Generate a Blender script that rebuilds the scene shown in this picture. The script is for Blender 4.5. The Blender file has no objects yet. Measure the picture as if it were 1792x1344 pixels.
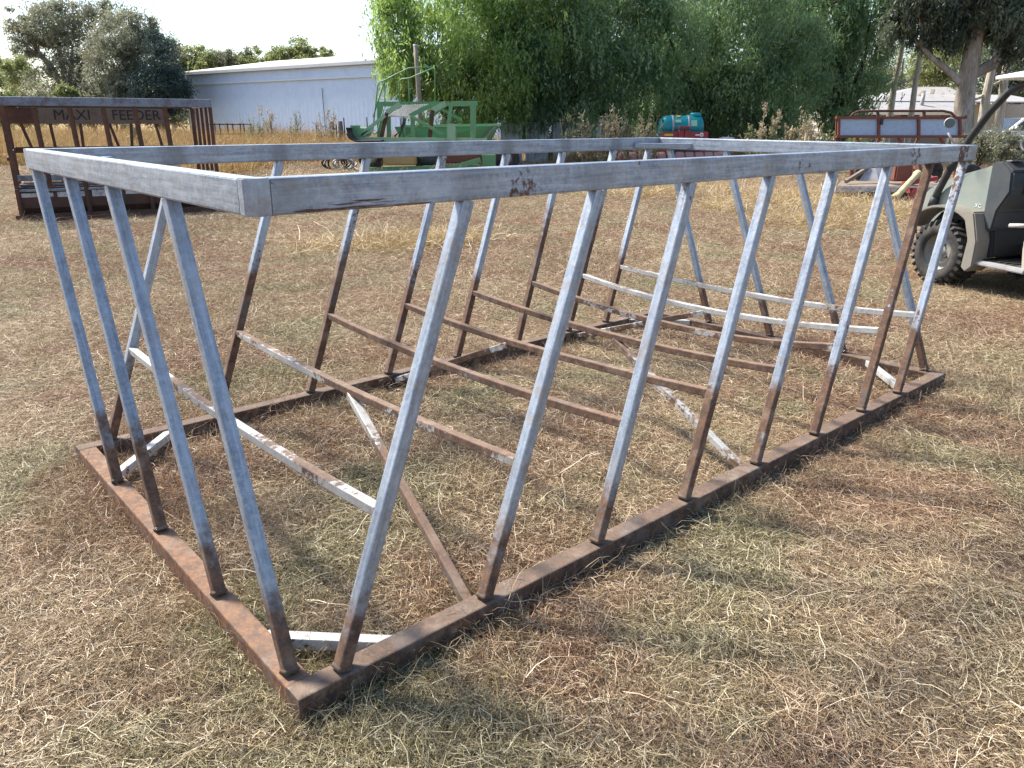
import bpy, bmesh, math, random
import numpy as np
from mathutils import Vector, Matrix
random.seed(7)
RNG = np.random.default_rng(11)
R = math.radians
scene = bpy.context.scene
COL = scene.collection

# ------------------------------------------------------------------ camera, sky, sun, exposure
CAM_H, PITCH, ROLL, FPX = 1.566, 0.32829, 0.004287, 1359.3      # fitted from the feeder's corners
_c, _s = math.cos(PITCH), math.sin(PITCH)
FW = Vector((0, _c, -_s)); _r = Vector((1, 0, 0)); _u = _r.cross(FW)
RT = _r * math.cos(ROLL) + _u * math.sin(ROLL); UP = -_r * math.sin(ROLL) + _u * math.cos(ROLL)
CAM = Vector((0, 0, CAM_H))
cd = bpy.data.cameras.new('camera'); cam = bpy.data.objects.new('camera', cd); COL.objects.link(cam)
cd.sensor_width = 36; cd.lens = FPX / 1792 * 36; cd.clip_start = .05; cd.clip_end = 3000
m = Matrix((RT, UP, -FW)).transposed().to_4x4(); m.translation = CAM; cam.matrix_world = m
scene.camera = cam
SUN_AZ, SUN_EL = R(-56), R(50)
world = bpy.data.worlds.new('World'); scene.world = world; world.use_nodes = True
wn = world.node_tree; wn.nodes.clear()
sky = wn.nodes.new('ShaderNodeTexSky'); sky.sky_type = 'NISHITA'; sky.sun_disc = False
sky.sun_elevation = SUN_EL; sky.sun_rotation = SUN_AZ % (2 * math.pi)
sky.air_density = 1.0; sky.dust_density = 1.3; sky.ozone_density = 2.2
bg = wn.nodes.new('ShaderNodeBackground'); bg.inputs['Strength'].default_value = .135
wo = wn.nodes.new('ShaderNodeOutputWorld')
wn.links.new(sky.outputs[0], bg.inputs[0]); wn.links.new(bg.outputs[0], wo.inputs[0])
sd = bpy.data.lights.new('sun', 'SUN'); sun = bpy.data.objects.new('sun', sd); COL.objects.link(sun)
sd.energy = 5.0; sd.angle = R(9.0); sd.color = (1, .93, .82)
SDIR = Vector((math.sin(SUN_AZ) * math.cos(SUN_EL), math.cos(SUN_AZ) * math.cos(SUN_EL), math.sin(SUN_EL)))
sun.rotation_euler = SDIR.to_track_quat('Z', 'Y').to_euler(); sun.location = SDIR * 60
scene.view_settings.view_transform = 'Standard'; scene.view_settings.look = 'None'
scene.view_settings.exposure = .92; scene.view_settings.gamma = 1
scene.cycles.use_denoising = True
scene.cycles.max_bounces = 4; scene.cycles.diffuse_bounces = 3; scene.cycles.transparent_max_bounces = 8
scene.cycles.caustics_reflective = False; scene.cycles.caustics_refractive = False

# ------------------------------------------------------------------ helpers
def ray(px, py): return FW + RT * ((px - 896) / FPX) - UP * ((py - 672) / FPX)
def gnd(px, py, z=0.):
    d = ray(px, py); return CAM + d * ((z - CAM_H) / d.z)
def at(px, py, Y):
    d = ray(px, py); return CAM + d * (Y / d.y)

class MB:
    def __init__(s): s.v = []; s.f = []; s.sm = []
    def add(s, vs, fs, smooth=False):
        o = len(s.v); s.v += [Vector(v) for v in vs]
        for f in fs: s.f.append(tuple(i + o for i in f)); s.sm.append(smooth)
        return s
    def box(s, c, d, rz=0, tilt=0):
        c = Vector(c); M = Matrix.Rotation(rz, 3, 'Z') @ Matrix.Rotation(tilt, 3, 'Y')
        vs = [c + M @ Vector((x * d[0] / 2, y * d[1] / 2, z * d[2] / 2)) for x in (-1, 1) for y in (-1, 1) for z in (-1, 1)]
        return s.add(vs, [(0, 1, 3, 2), (4, 6, 7, 5), (0, 4, 5, 1), (2, 3, 7, 6), (0, 2, 6, 4), (1, 5, 7, 3)])
    def sweep(s, pts, prof, up=(0, 0, 1), smooth=False, caps=True):
        """profile (list of (side, up) offsets) swept along pts"""
        pts = [Vector(p) for p in pts]; n = 0; rings = []
        for i, p in enumerate(pts):
            a = pts[max(i - 1, 0)]; b = pts[min(i + 1, len(pts) - 1)]
            t = (b - a).normalized(); u = Vector(up); u = (u - t * u.dot(t))
            if u.length < 1e-3: u = Vector((0, 1, 0)) - t * t.y
            u.normalize(); sd_ = t.cross(u)
            k = prof(i / (len(pts) - 1)) if callable(prof) else prof
            n = len(k); rings += [p + sd_ * q[0] + u * q[1] for q in k]
        fs = []
        for i in range(len(pts) - 1):
            for j in range(n): fs.append((i * n + j, i * n + (j + 1) % n, (i + 1) * n + (j + 1) % n, (i + 1) * n + j))
        if caps: fs += [tuple(range(n))[::-1], tuple((len(pts) - 1) * n + j for j in range(n))]
        return s.add(rings, fs, smooth)
    def bar(s, a, b, w, h, up=(0, 0, 1), r=0):
        return s.sweep([a, b], rect(w, h, r), up)
    def tube(s, pts, r, n=8, r2=None, smooth=True):
        r2 = r if r2 is None else r2
        def prof(t):
            q = r + (r2 - r) * t
            return [(q * math.cos(2 * math.pi * k / n), q * math.sin(2 * math.pi * k / n)) for k in range(n)]
        return s.sweep(pts, prof, (.13, .21, .97), smooth)
    def lathe(s, org, axis, prof, n=24, smooth=True):
        """prof: list of (radius, distance along axis)"""
        org = Vector(org); ax = Vector(axis).normalized()
        e1 = ax.orthogonal().normalized(); e2 = ax.cross(e1); vs = []; fs = []
        for r_, t in prof:
            for k in range(n):
                a = 2 * math.pi * k / n; vs.append(org + ax * t + (e1 * math.cos(a) + e2 * math.sin(a)) * r_)
        for i in range(len(prof) - 1):
            for k in range(n): fs.append((i * n + k, i * n + (k + 1) % n, (i + 1) * n + (k + 1) % n, (i + 1) * n + k))
        return s.add(vs, fs, smooth)
    def extrude(s, poly, vec, smooth=False):
        poly = [Vector(p) for p in poly]; vec = Vector(vec); n = len(poly)
        vs = poly + [p + vec for p in poly]
        fs = [tuple(range(n))[::-1], tuple(range(n, 2 * n))] + [(k, (k + 1) % n, n + (k + 1) % n, n + k) for k in range(n)]
        return s.add(vs, fs, smooth)
    def build(s, name, mat, parent=None, bevel=0, **props):
        me = bpy.data.meshes.new(name)
        o_ = ORG.get(parent.name, Vector()) if parent else Vector()
        me.from_pydata([v - o_ for v in s.v], [], s.f); me.update()
        me.polygons.foreach_set('use_smooth', s.sm)
        bm = bmesh.new(); bm.from_mesh(me); bmesh.ops.recalc_face_normals(bm, faces=bm.faces)
        if bevel: bmesh.ops.bevel(bm, geom=list(bm.edges), offset=bevel, segments=2, affect='EDGES', clamp_overlap=True)
        bm.to_mesh(me); bm.free()
        me.materials.append(mat)
        o = bpy.data.objects.new(name, me); COL.objects.link(o)
        if parent: o.parent = parent; ORG[o.name] = o_
        for k, v in props.items(): o[k] = v
        return o
ORG = {}
def rect(w, h, r=0):
    a, b = w / 2, h / 2
    if not r: return [(-a, -b), (a, -b), (a, b), (-a, b)]
    out = []
    for cx, cy, st in ((a - r, b - r, 0), (-a + r, b - r, 90), (-a + r, -b + r, 180), (a - r, -b + r, 270)):
        for k in range(3): t = R(st + 45 * k); out.append((cx + r * math.cos(t), cy + r * math.sin(t)))
    return out
def thing(name, loc, label, cat, group=None, rz=0, local=False):
    o = bpy.data.objects.new(name, None); COL.objects.link(o); o.location = loc; o.rotation_euler = (0, 0, rz)
    o.empty_display_size = .2
    o['label'] = label; o['category'] = cat
    if group: o['group'] = group
    ORG[o.name] = Vector() if local else Vector(loc)
    return o
def text(name, body, size, mat, loc, rot, parent, depth=.002):
    c = bpy.data.curves.new(name, 'FONT'); c.body = body; c.size = size; c.extrude = depth;  c.align_x = 'CENTER'; c.align_y = 'CENTER'
    c.materials.append(mat)
    tmp = bpy.data.objects.new(name, c); COL.objects.link(tmp)
    dg = bpy.context.evaluated_depsgraph_get(); me = bpy.data.meshes.new_from_object(tmp.evaluated_get(dg)); bpy.data.objects.remove(tmp)
    o = bpy.data.objects.new(name, me); COL.objects.link(o); o.parent = parent
    o.location = Vector(loc) - ORG.get(parent.name, Vector()); o.rotation_euler = rot
    return o
def np_mesh(name, V, F, rnd=None, mat=None):
    me = bpy.data.meshes.new(name); V = np.asarray(V, np.float32); F = np.asarray(F, np.int32); k = F.shape[1]
    me.vertices.add(len(V)); me.vertices.foreach_set('co', V.ravel())
    me.loops.add(F.size); me.loops.foreach_set('vertex_index', F.ravel())
    me.polygons.add(len(F)); me.polygons.foreach_set('loop_start', np.arange(len(F), dtype=np.int32) * k)
    me.update(calc_edges=True)
    if rnd is not None:
        a = me.attributes.new('rnd', 'FLOAT', 'POINT'); a.data.foreach_set('value', np.asarray(rnd, np.float32))
    if mat: me.materials.append(mat)
    return me

# ------------------------------------------------------------------ materials
class NT:
    def __init__(s, name):
        s.m = bpy.data.materials.new(name); s.m.use_nodes = True; s.t = s.m.node_tree; s.t.nodes.clear()
        s.out = s.t.nodes.new('ShaderNodeOutputMaterial')
    def n(s, typ, **k):
        o = s.t.nodes.new(typ)
        for a, b in k.items(): setattr(o, a, b)
        return o
    def l(s, a, b): s.t.links.new(a, b)
    def inp(s, sock, v):
        if isinstance(v, bpy.types.NodeSocket): s.l(v, sock)
        else: sock.default_value = v if not (isinstance(v, tuple) and len(v) == 3 and sock.type == 'RGBA') else (*v, 1)
    def math(s, op, a, b=0., clamp=False):
        o = s.n('ShaderNodeMath', operation=op, use_clamp=clamp); s.inp(o.inputs[0], a); s.inp(o.inputs[1], b); return o.outputs[0]
    def mix(s, f, a, b):
        o = s.n('ShaderNodeMix', data_type='RGBA'); s.inp(o.inputs[0], f); s.inp(o.inputs[6], a); s.inp(o.inputs[7], b); return o.outputs[2]
    def mixf(s, f, a, b):
        o = s.n('ShaderNodeMix', data_type='FLOAT'); s.inp(o.inputs[0], f); s.inp(o.inputs[2], a); s.inp(o.inputs[3], b); return o.outputs[0]
    def pos(s): return s.n('ShaderNodeNewGeometry').outputs['Position']
    def mapv(s, v, scale):
        o = s.n('ShaderNodeMapping'); s.l(v, o.inputs[0]); o.inputs['Scale'].default_value = scale; return o.outputs[0]
    def noise(s, v, scale, detail=4, rough=.55):
        o = s.n('ShaderNodeTexNoise'); s.l(v, o.inputs['Vector']); o.inputs['Scale'].default_value = scale
        o.inputs['Detail'].default_value = detail; o.inputs['Roughness'].default_value = rough; return o.outputs[0]
    def step(s, v, a, b):
        o = s.n('ShaderNodeMapRange', interpolation_type='SMOOTHSTEP'); s.inp(o.inputs[0], v); s.inp(o.inputs[1], a); s.inp(o.inputs[2], b); return o.outputs[0]
    def attr(s, name, typ='GEOMETRY'):
        o = s.n('ShaderNodeAttribute', attribute_type=typ, attribute_name=name); return o.outputs['Fac']
    def ramp(s, f, stops):
        o = s.n('ShaderNodeValToRGB'); s.l(f, o.inputs[0]); e = o.color_ramp.elements
        while len(e) < len(stops): e.new(.5)
        for i, (p, c) in enumerate(stops): e[i].position = p; e[i].color = (*c, 1)
        return o.outputs[0]
    def bump(s, h, strength, dist=.01):
        o = s.n('ShaderNodeBump'); s.l(h, o.inputs['Height']); o.inputs['Strength'].default_value = strength; o.inputs['Distance'].default_value = dist
        return o.outputs[0]
    def bsdf(s, col, rough=.6, metal=0., normal=None, spec=.5):
        p = s.n('ShaderNodeBsdfPrincipled'); s.inp(p.inputs['Base Color'], col); s.inp(p.inputs['Roughness'], rough)
        s.inp(p.inputs['Metallic'], metal); p.inputs['Specular IOR Level'].default_value = spec
        if normal: s.l(normal, p.inputs['Normal'])
        return p.outputs[0]
    def done(s, sh): s.l(sh, s.out.inputs[0]); return s.m

def steel_mat(name, pale=(.44, .495, .56), dark=(.15, .18, .235), rustdeep=(.068, .041, .030), rustlite=(.18, .096, .057), dust=(.30, .225, .17), metal=.4):
    """galvanised steel; 'rust_height' (m above ground) and 'rust_patch' (share) come from the object"""
    t = NT(name); p = t.pos()
    rh = t.attr('rust_height', 'OBJECT'); rp = t.attr('rust_patch', 'OBJECT')
    rnd = t.n('ShaderNodeObjectInfo').outputs['Random']
    shift = t.n('ShaderNodeVectorMath', operation='ADD'); t.l(p, shift.inputs[0])
    cx = t.n('ShaderNodeCombineXYZ'); t.l(t.math('MULTIPLY', rnd, 17.), cx.inputs[0]); t.l(t.math('MULTIPLY', rnd, 7.), cx.inputs[1]); t.l(cx.outputs[0], shift.inputs[1])
    q = shift.outputs[0]
    n1 = t.noise(q, 5, 5); n2 = t.noise(q, 38, 4, .65); al = t.n('ShaderNodeAttribute', attribute_name='along').outputs['Vector']; ao = t.n('ShaderNodeVectorMath', operation='ADD'); t.l(al, ao.inputs[0]); t.l(cx.outputs[0], ao.inputs[1])
    n3 = t.noise(t.mapv(ao.outputs[0], (3.5, 75, 75)), 1, 5, .7); n7 = t.noise(t.mapv(ao.outputs[0], (1.2, 22, 22)), 1, 6, .75); alz = t.n('ShaderNodeSeparateXYZ'); t.l(al, alz.inputs[0]); n4 = t.noise(q, 2.2, 3)
    z = t.n('ShaderNodeSeparateXYZ'); t.l(p, z.inputs[0])
    zz = t.math('ADD', z.outputs[2], t.math('MULTIPLY', t.math('SUBTRACT', n1, .5), .5))
    zz = t.math('ADD', zz, t.math('MULTIPLY', t.math('SUBTRACT', n2, .5), .22))
    rr = t.math('ADD', rh, t.math('MULTIPLY', t.math('SUBTRACT', rnd, .5), .30))
    m1 = t.math('SUBTRACT', 1., t.step(t.math('SUBTRACT', zz, rr), -.07, .09))
    m1 = t.math('MULTIPLY', m1, t.step(rh, .01, .02))
    pn = t.math('ADD', t.math('MULTIPLY', n4, .65), t.math('MULTIPLY', n2, .35))
    nz = t.n('ShaderNodeSeparateXYZ'); t.l(t.n('ShaderNodeNewGeometry').outputs['True Normal'], nz.inputs[0]); nz = t.math('MAXIMUM', nz.outputs[2], 0.)
    th = t.math('SUBTRACT', .70, t.math('MULTIPLY', rp, .4)); th = t.math('SUBTRACT', th, t.math('MULTIPLY', nz, t.math('MULTIPLY', t.attr('rust_top', 'OBJECT'), .12)))
    m2 = t.step(pn, th, t.math('ADD', th, .05))
    mask = t.math('MAXIMUM', m1, m2)
    edge = t.math('ADD', t.math('MULTIPLY', alz.outputs[2], -9.), t.math('MULTIPLY', t.math('SUBTRACT', n7, .5), 1.6))          # rust creeping up from the lower edge
    m3 = t.math('MULTIPLY', t.step(edge, .36, .44), t.math('MULTIPLY', t.step(t.noise(t.mapv(ao.outputs[0], (2.2, 3, 3)), 1, 3), .47, .55), t.attr('edge_rust', 'OBJECT')))
    run = t.math('MULTIPLY', t.step(n7, .57, .66), t.math('MULTIPLY', t.attr('edge_rust', 'OBJECT'), .45))                      # brown film in lengthwise runs
    mask = t.math('MAXIMUM', mask, m3)
    thin = t.math('MULTIPLY', t.step(t.noise(q, 11, 6, .75), .48, .66), t.math('ADD', .2, t.math('MULTIPLY', rp, .9), True))      # brown film on the zinc
    n6 = t.noise(q, 16, 7, .75)
    zinc = t.mix(t.step(t.math('ADD', t.math('ADD', t.math('MULTIPLY', n3, .38), t.math('MULTIPLY', n7, .32)), t.math('MULTIPLY', n6, .3)), .34, .64), dark, pale)
    zinc = t.mix(t.math('MULTIPLY', t.step(t.noise(q, 70, 3, .7), .45, .7), .35), zinc, (.55, .60, .66))
    zinc = t.mix(thin, zinc, (.30, .22, .15)); zinc = t.mix(run, zinc, (.24, .17, .12))
    dt = t.n('ShaderNodeVectorMath', operation='DOT_PRODUCT'); t.l(p, dt.inputs[0]); dt.inputs[1].default_value = (.7488, .6628, 0)
    u = t.math('FRACT', t.math('ADD', t.math('DIVIDE', t.math('SUBTRACT', dt.outputs['Value'], 1.345), .5215), .5)); u = t.math('MULTIPLY', t.math('ABSOLUTE', t.math('SUBTRACT', u, .5)), .5215)
    u = t.math('ADD', u, t.math('MULTIPLY', t.math('SUBTRACT', n1, .5), .10)); heat = t.math('MULTIPLY', t.math('SUBTRACT', 1., t.step(u, .02, .09)), t.attr('weld_stain', 'OBJECT'))
    zinc = t.mix(t.math('MULTIPLY', heat, .6), zinc, (.16, .165, .18))
    speck = t.step(n2, .58, .72)
    tone = t.attr('rust_tone', 'OBJECT')
    rust = t.mix(t.step(t.noise(q, 26, 6, .75), .38, .66), t.mix(tone, rustdeep, tuple(x * y for x, y in zip(rustdeep, (2.0, 1.5, 1.2)))), t.mix(tone, rustlite, (.25, .115, .05)))
    rust = t.mix(t.math('MULTIPLY', t.step(n1, .56, .66), .4), rust, (.16, .15, .15))
    rust = t.mix(t.math('MULTIPLY', t.step(t.noise(q, 9, 5), .52, .72), .55), rust, dust)
    grain = t.noise(q, 85, 3, .8); rust = t.mix(t.math('MULTIPLY', t.step(grain, .54, .68), .55), rust, t.mix(tone, (.19, .115, .075), (.33, .16, .07))); rust = t.mix(t.math('MULTIPLY', t.step(grain, .46, .34), .5), rust, (.03, .022, .02))
    rust = t.mix(t.math('MULTIPLY', nz, t.mixf(n4, .0, .45)), rust, dust)
    rust = t.mix(t.math('MULTIPLY', t.step(t.noise(q, 12, 6, .75), .60, .70), .5), rust, (.42, .39, .35))
    col = t.mix(mask, zinc, rust)
    col = t.mix(t.math('MULTIPLY', speck, .18), col, (.08, .05, .04))
    rough = t.mixf(mask, t.mixf(n2, .34, .58), .88)
    met = t.mixf(mask, metal, 0.)
    nb = t.bump(t.math('ADD', n2, t.math('MULTIPLY', mask, .25)), .35, .004)
    return t.done(t.bsdf(col, rough, met, nb))
def paint_mat(name, c, dirt=(.2, .15, .1), amount=.35, rough=.5, metal=0., scale=6., spec=.5):
    t = NT(name); p = t.pos(); n1 = t.noise(p, scale, 6, .65); n2 = t.noise(p, scale * 6, 4, .6)
    f = t.math('MULTIPLY', t.step(t.math('ADD', t.math('MULTIPLY', n1, .7), t.math('MULTIPLY', n2, .3)), .42, .68), amount)
    col = t.mix(f, tuple(c), tuple(dirt)); col = t.mix(t.math('MULTIPLY', t.math('SUBTRACT', n2, .4, True), .5), col, tuple(x * .6 for x in c))
    return t.done(t.bsdf(col, t.mixf(f, rough, .9), metal, t.bump(n2, .15, .004), spec))
def leaf_mat(name, a, b, trans=.35, dead=None):
    t = NT(name); r = t.attr('rnd'); n = t.noise(t.pos(), .7, 4, .6)
    f = t.math('ADD', t.math('MULTIPLY', r, .55), t.math('MULTIPLY', t.step(n, .36, .64), .45), True)  # broad tone patches stand in for lit and shaded foliage lumps
    col = t.ramp(f, [(.15, a), (.8, b)] + ([(.97, dead)] if dead else []))
    d = t.n('ShaderNodeBsdfDiffuse'); t.l(col, d.inputs[0])
    g = t.n('ShaderNodeBsdfTranslucent'); t.l(t.mix(.45, col, tuple(min(1, x * 2.1) for x in b)), g.inputs[0])
    gl = t.n('ShaderNodeBsdfGlossy'); gl.inputs['Roughness'].default_value = .45; gl.inputs[0].default_value = (.8, .85, .9, 1)
    m1 = t.n('ShaderNodeMixShader'); m1.inputs[0].default_value = trans; t.l(d.outputs[0], m1.inputs[1]); t.l(g.outputs[0], m1.inputs[2])
    m2 = t.n('ShaderNodeMixShader'); m2.inputs[0].default_value = .05; t.l(m1.outputs[0], m2.inputs[1]); t.l(gl.outputs[0], m2.inputs[2])
    return t.done(m2.outputs[0])
def straw_mat(name, tan, red, green, trans=.2):
    """per-strand tone from 'rnd', broad reddish / greenish / pale areas from the place on the ground"""
    t = NT(name); p = t.pos(); r = t.attr('rnd'); io = t.n('ShaderNodeObjectInfo').outputs['Random']
    f = t.math('FRACT', t.math('ADD', r, io))
    a = t.ramp(f, tan); b = t.ramp(f, red); c = t.ramp(f, green)
    k1 = t.step(t.noise(p, .75, 5, .6), .44, .60); k2 = t.step(t.noise(t.mapv(p, (1, 1, 1)), .9, 5, .62), .56, .70)
    off = t.n('ShaderNodeVectorMath', operation='ADD'); t.l(p, off.inputs[0]); off.inputs[1].default_value = (31, 7, 3)
    sy = t.n('ShaderNodeSeparateXYZ'); t.l(p, sy.inputs[0]); gr = t.math('MULTIPLY', t.step(sy.outputs[1], 5.5, 1.8), .045)
    k2 = t.step(t.math('ADD', t.noise(off.outputs[0], 1.0, 5, .62), gr), .50, .66)
    col = t.mix(t.math('MULTIPLY', k1, .85), a, b); col = t.mix(t.math('MULTIPLY', k2, .7), col, c)
    d = t.n('ShaderNodeBsdfDiffuse'); t.l(col, d.inputs[0]); g = t.n('ShaderNodeBsdfTranslucent'); t.l(col, g.inputs[0])
    gl = t.n('ShaderNodeBsdfGlossy'); gl.inputs['Roughness'].default_value = .4
    m1 = t.n('ShaderNodeMixShader'); m1.inputs[0].default_value = trans; t.l(d.outputs[0], m1.inputs[1]); t.l(g.outputs[0], m1.inputs[2])
    m2 = t.n('ShaderNodeMixShader'); m2.inputs[0].default_value = .04; t.l(m1.outputs[0], m2.inputs[1]); t.l(gl.outputs[0], m2.inputs[2])
    return t.done(m2.outputs[0])
def ground_mat():
    t = NT('dry_soil'); p = t.pos(); n1 = t.noise(p, .6, 6, .6); n2 = t.noise(p, 9, 6, .7); n3 = t.noise(p, 60, 4, .7)
    col = t.mix(t.step(n1, .38, .62), (.11, .068, .046), (.19, .13, .088)); col = t.mix(t.step(n2, .4, .65), col, (.27, .20, .135))
    far = t.n('ShaderNodeSeparateXYZ'); t.l(p, far.inputs[0])
    col = t.mix(t.step(far.outputs[1], 24, 42), col, t.mix(n2, (.30, .20, .085), (.40, .29, .14)))
    return t.done(t.bsdf(col, .95, 0., t.bump(t.math('ADD', n2, t.math('MULTIPLY', n3, .5)), .9, .04), .2))
def bark_mat(name, a, b, c, scale=3.):
    t = NT(name); p = t.pos(); n1 = t.noise(t.mapv(p, (1, 1, .3)), scale, 6, .65); n2 = t.noise(t.mapv(p, (6, 6, 1)), scale, 5)
    col = t.mix(t.step(n1, .4, .6), a, b); col = t.mix(t.math('MULTIPLY', t.step(n2, .5, .7), .6), col, c)
    return t.done(t.bsdf(col, .9, 0., t.bump(n2, .6, .05), .2))
M = {}
M['galv'] = steel_mat('galvanised_steel')
M['tie'] = steel_mat('worn_tie_steel', pale=(.60, .60, .58), dark=(.38, .37, .35), rustdeep=(.095, .056, .039), rustlite=(.215, .122, .075), metal=.12)
M['base'] = steel_mat('rusted_base_steel', pale=(.5, .46, .42), dark=(.3, .28, .26), rustdeep=(.048, .032, .026), rustlite=(.125, .072, .047), dust=(.29, .225, .17), metal=.1)
M['ground'] = ground_mat()
M['rust'] = paint_mat('brown_rust', (.085, .04, .026), (.19, .085, .045), .7, .85)
M['ruststeel'] = paint_mat('weathered_blue_steel', (.20, .23, .29), (.09, .05, .035), .7, .55, .4)
M['trough'] = paint_mat('trough_rust', (.10, .05, .035), (.05, .03, .025), .6, .8)
M['scuff'] = paint_mat('scuffed_white', (.5, .5, .5), (.09, .05, .035), .9, .7, 0, 9)
M['lettering'] = paint_mat('dark_lettering', (.028, .024, .024), (.06, .04, .03), .3, .8)
M['signboard'] = paint_mat('weathered_sign', (.19, .14, .10), (.10, .06, .045), .6, .85)
M['green'] = paint_mat('green_paint', (.12, .32, .14), (.22, .20, .14), .65, .55)
M['green_lt'] = paint_mat('faded_green_paint', (.28, .45, .28), (.30, .28, .21), .6, .6)
M['shed'] = paint_mat('shed_sheet', (.66, .77, .92), (.60, .72, .89), .4, .5, .1, .4)  # bluish tint of skylit shade put into the wall colour
M['shed_roof'] = paint_mat('shed_roof', (.72, .72, .70), (.6, .6, .6), .3, .5, .1, .5)
M['tin'] = paint_mat('old_tin', (.42, .42, .42), (.26, .15, .09), .5, .6, .2, 2.)
M['black'] = paint_mat('black_plastic', (.018, .020, .022), (.09, .08, .065), .35, .55, 0, 5)
M['charcoal'] = paint_mat('dusty_charcoal', (.045, .056, .066), (.11, .10, .085), .45, .6, 0, 5)
M['rubber'] = paint_mat('tyre_rubber', (.026, .026, .027), (.16, .135, .10), .55, .85, 0, 7)
M['rim'] = paint_mat('grey_rim', (.34, .32, .28), (.2, .16, .11), .5, .6, .2)
M['sage'] = paint_mat('sage_plastic', (.25, .29, .26), (.36, .33, .28), .6, .4, 0, 4)
M['fender'] = paint_mat('dusty_fender', (.22, .21, .185), (.34, .29, .21), .5, .6, 0, 4)
M['bone'] = paint_mat('bone_plastic', (.50, .46, .38), (.36, .3, .21), .4, .5, 0, 4)
M['white'] = paint_mat('white_paint', (.78, .78, .76), (.5, .45, .38), .2, .4)
M['seat'] = paint_mat('grey_vinyl', (.20, .21, .22), (.3, .27, .22), .4, .5)
M['glass'] = paint_mat('dark_glass', (.03, .04, .05), (.2, .2, .2), .15, .1, 0, 3, .8)
M['red'] = paint_mat('red_paint', (.33, .035, .045), (.2, .1, .07), .4, .5)
M['oxide'] = paint_mat('red_oxide', (.20, .06, .038), (.10, .05, .035), .5, .7)
M['pink'] = paint_mat('worn_red_roller', (.42, .20, .19), (.4, .36, .31), .7, .7, 0, 3)
M['teal'] = paint_mat('teal_plastic', (.0, .26, .28), (.02, .15, .16), .25, .35, 0, 3)
M['yellow'] = paint_mat('yellow_label', (.75, .55, .05), (.5, .4, .1), .2, .5)
M['lime'] = paint_mat('pale_label', (.35, .62, .38), (.3, .5, .3), .2, .5)
M['ochre'] = paint_mat('ochre_plastic', (.50, .32, .12), (.3, .2, .1), .4, .6)
M['cream'] = paint_mat('cream_guard', (.62, .52, .28), (.3, .22, .12), .6, .6)
M['panel'] = steel_mat('galvanised_panel', pale=(.38, .49, .66), dark=(.28, .38, .54), metal=.25)  # blue of the reflected sky put into the panel colour
M['timber'] = paint_mat('grey_timber', (.30, .25, .20), (.16, .12, .09), .6, .9, 0, 4)
M['deck'] = paint_mat('weathered_deck', (.24, .19, .15), (.13, .09, .065), .6, .9)
M['wallpale'] = paint_mat('pale_wall', (.46, .44, .40), (.36, .33, .29), .4, .9, 0, 1)
M['gumbark'] = bark_mat('gum_bark', (.42, .37, .31), (.26, .22, .18), (.12, .085, .06))
M['darkbark'] = bark_mat('dark_bark', (.07, .055, .042), (.11, .085, .065), (.035, .028, .022))
M['palebark'] = bark_mat('pale_bark', (.62, .56, .47), (.45, .39, .31), (.22, .17, .12))
M['leaf_willow_backlit'] = leaf_mat('willow_leaf_backlit', (.10, .185, .045), (.28, .39, .105), .55, (.42, .42, .10))  # backlit glow of the leaves put into their yellow-green colour
M['leaf_willow'] = leaf_mat('willow_leaf', (.052, .115, .05), (.25, .365, .165), .45)
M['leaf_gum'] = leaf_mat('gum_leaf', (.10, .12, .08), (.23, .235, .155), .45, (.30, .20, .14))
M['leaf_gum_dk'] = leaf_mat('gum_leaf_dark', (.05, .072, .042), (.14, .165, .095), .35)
M['leaf_olive'] = leaf_mat('olive_leaf', (.10, .14, .05), (.24, .27, .10), .45)
M['leaf_pine'] = leaf_mat('pine_leaf', (.03, .065, .055), (.08, .12, .095), .2)
M['weed'] = leaf_mat('dry_weed', (.22, .18, .105), (.44, .37, .24), .35)
M['weed_green'] = leaf_mat('green_weed', (.12, .15, .06), (.28, .29, .14), .35)
TAN = [(0, (.085, .053, .031)), (.28, (.26, .175, .10)), (.65, (.50, .375, .225)), (1, (.76, .65, .46))]
RED = [(0, (.078, .040, .025)), (.33, (.235, .125, .073)), (.68, (.42, .265, .16)), (1, (.68, .545, .385))]
GRN = [(0, (.058, .053, .028)), (.33, (.19, .18, .085)), (.68, (.40, .365, .195)), (1, (.69, .625, .425))]
GOLD = [(0, (.20, .125, .05)), (.3, (.38, .26, .11)), (.7, (.56, .42, .21)), (1, (.74, .63, .42))]
M['straw'] = straw_mat('ground_straw', TAN, RED, GRN)
M['straw_gold'] = straw_mat('golden_straw', GOLD, TAN, GOLD)
M['drygrass'] = straw_mat('tall_dry_grass', [(0, (.18, .10, .035)), (.4, (.38, .24, .09)), (1, (.60, .45, .22))], [(0, (.16, .075, .03)), (.5, (.36, .19, .075)), (1, (.55, .36, .17))], [(0, (.13, .12, .04)), (.5, (.30, .27, .10)), (1, (.5, .43, .21))], .4)

# ------------------------------------------------------------------ ground
g = MB(); xs = [-600, -60, -12, 12, 60, 600]; ys = [-60, -8, 12, 40, 120, 1500]
g.v = [Vector((x, y, 0)) for y in ys for x in xs]; g.f = [(j * 6 + i, j * 6 + i + 1, (j + 1) * 6 + i + 1, (j + 1) * 6 + i) for j in range(5) for i in range(5)]; g.sm = [False] * 25
g.build('ground', M['ground'], kind='structure', label='bare brown soil of the yard under the loose straw', category='ground')

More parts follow.
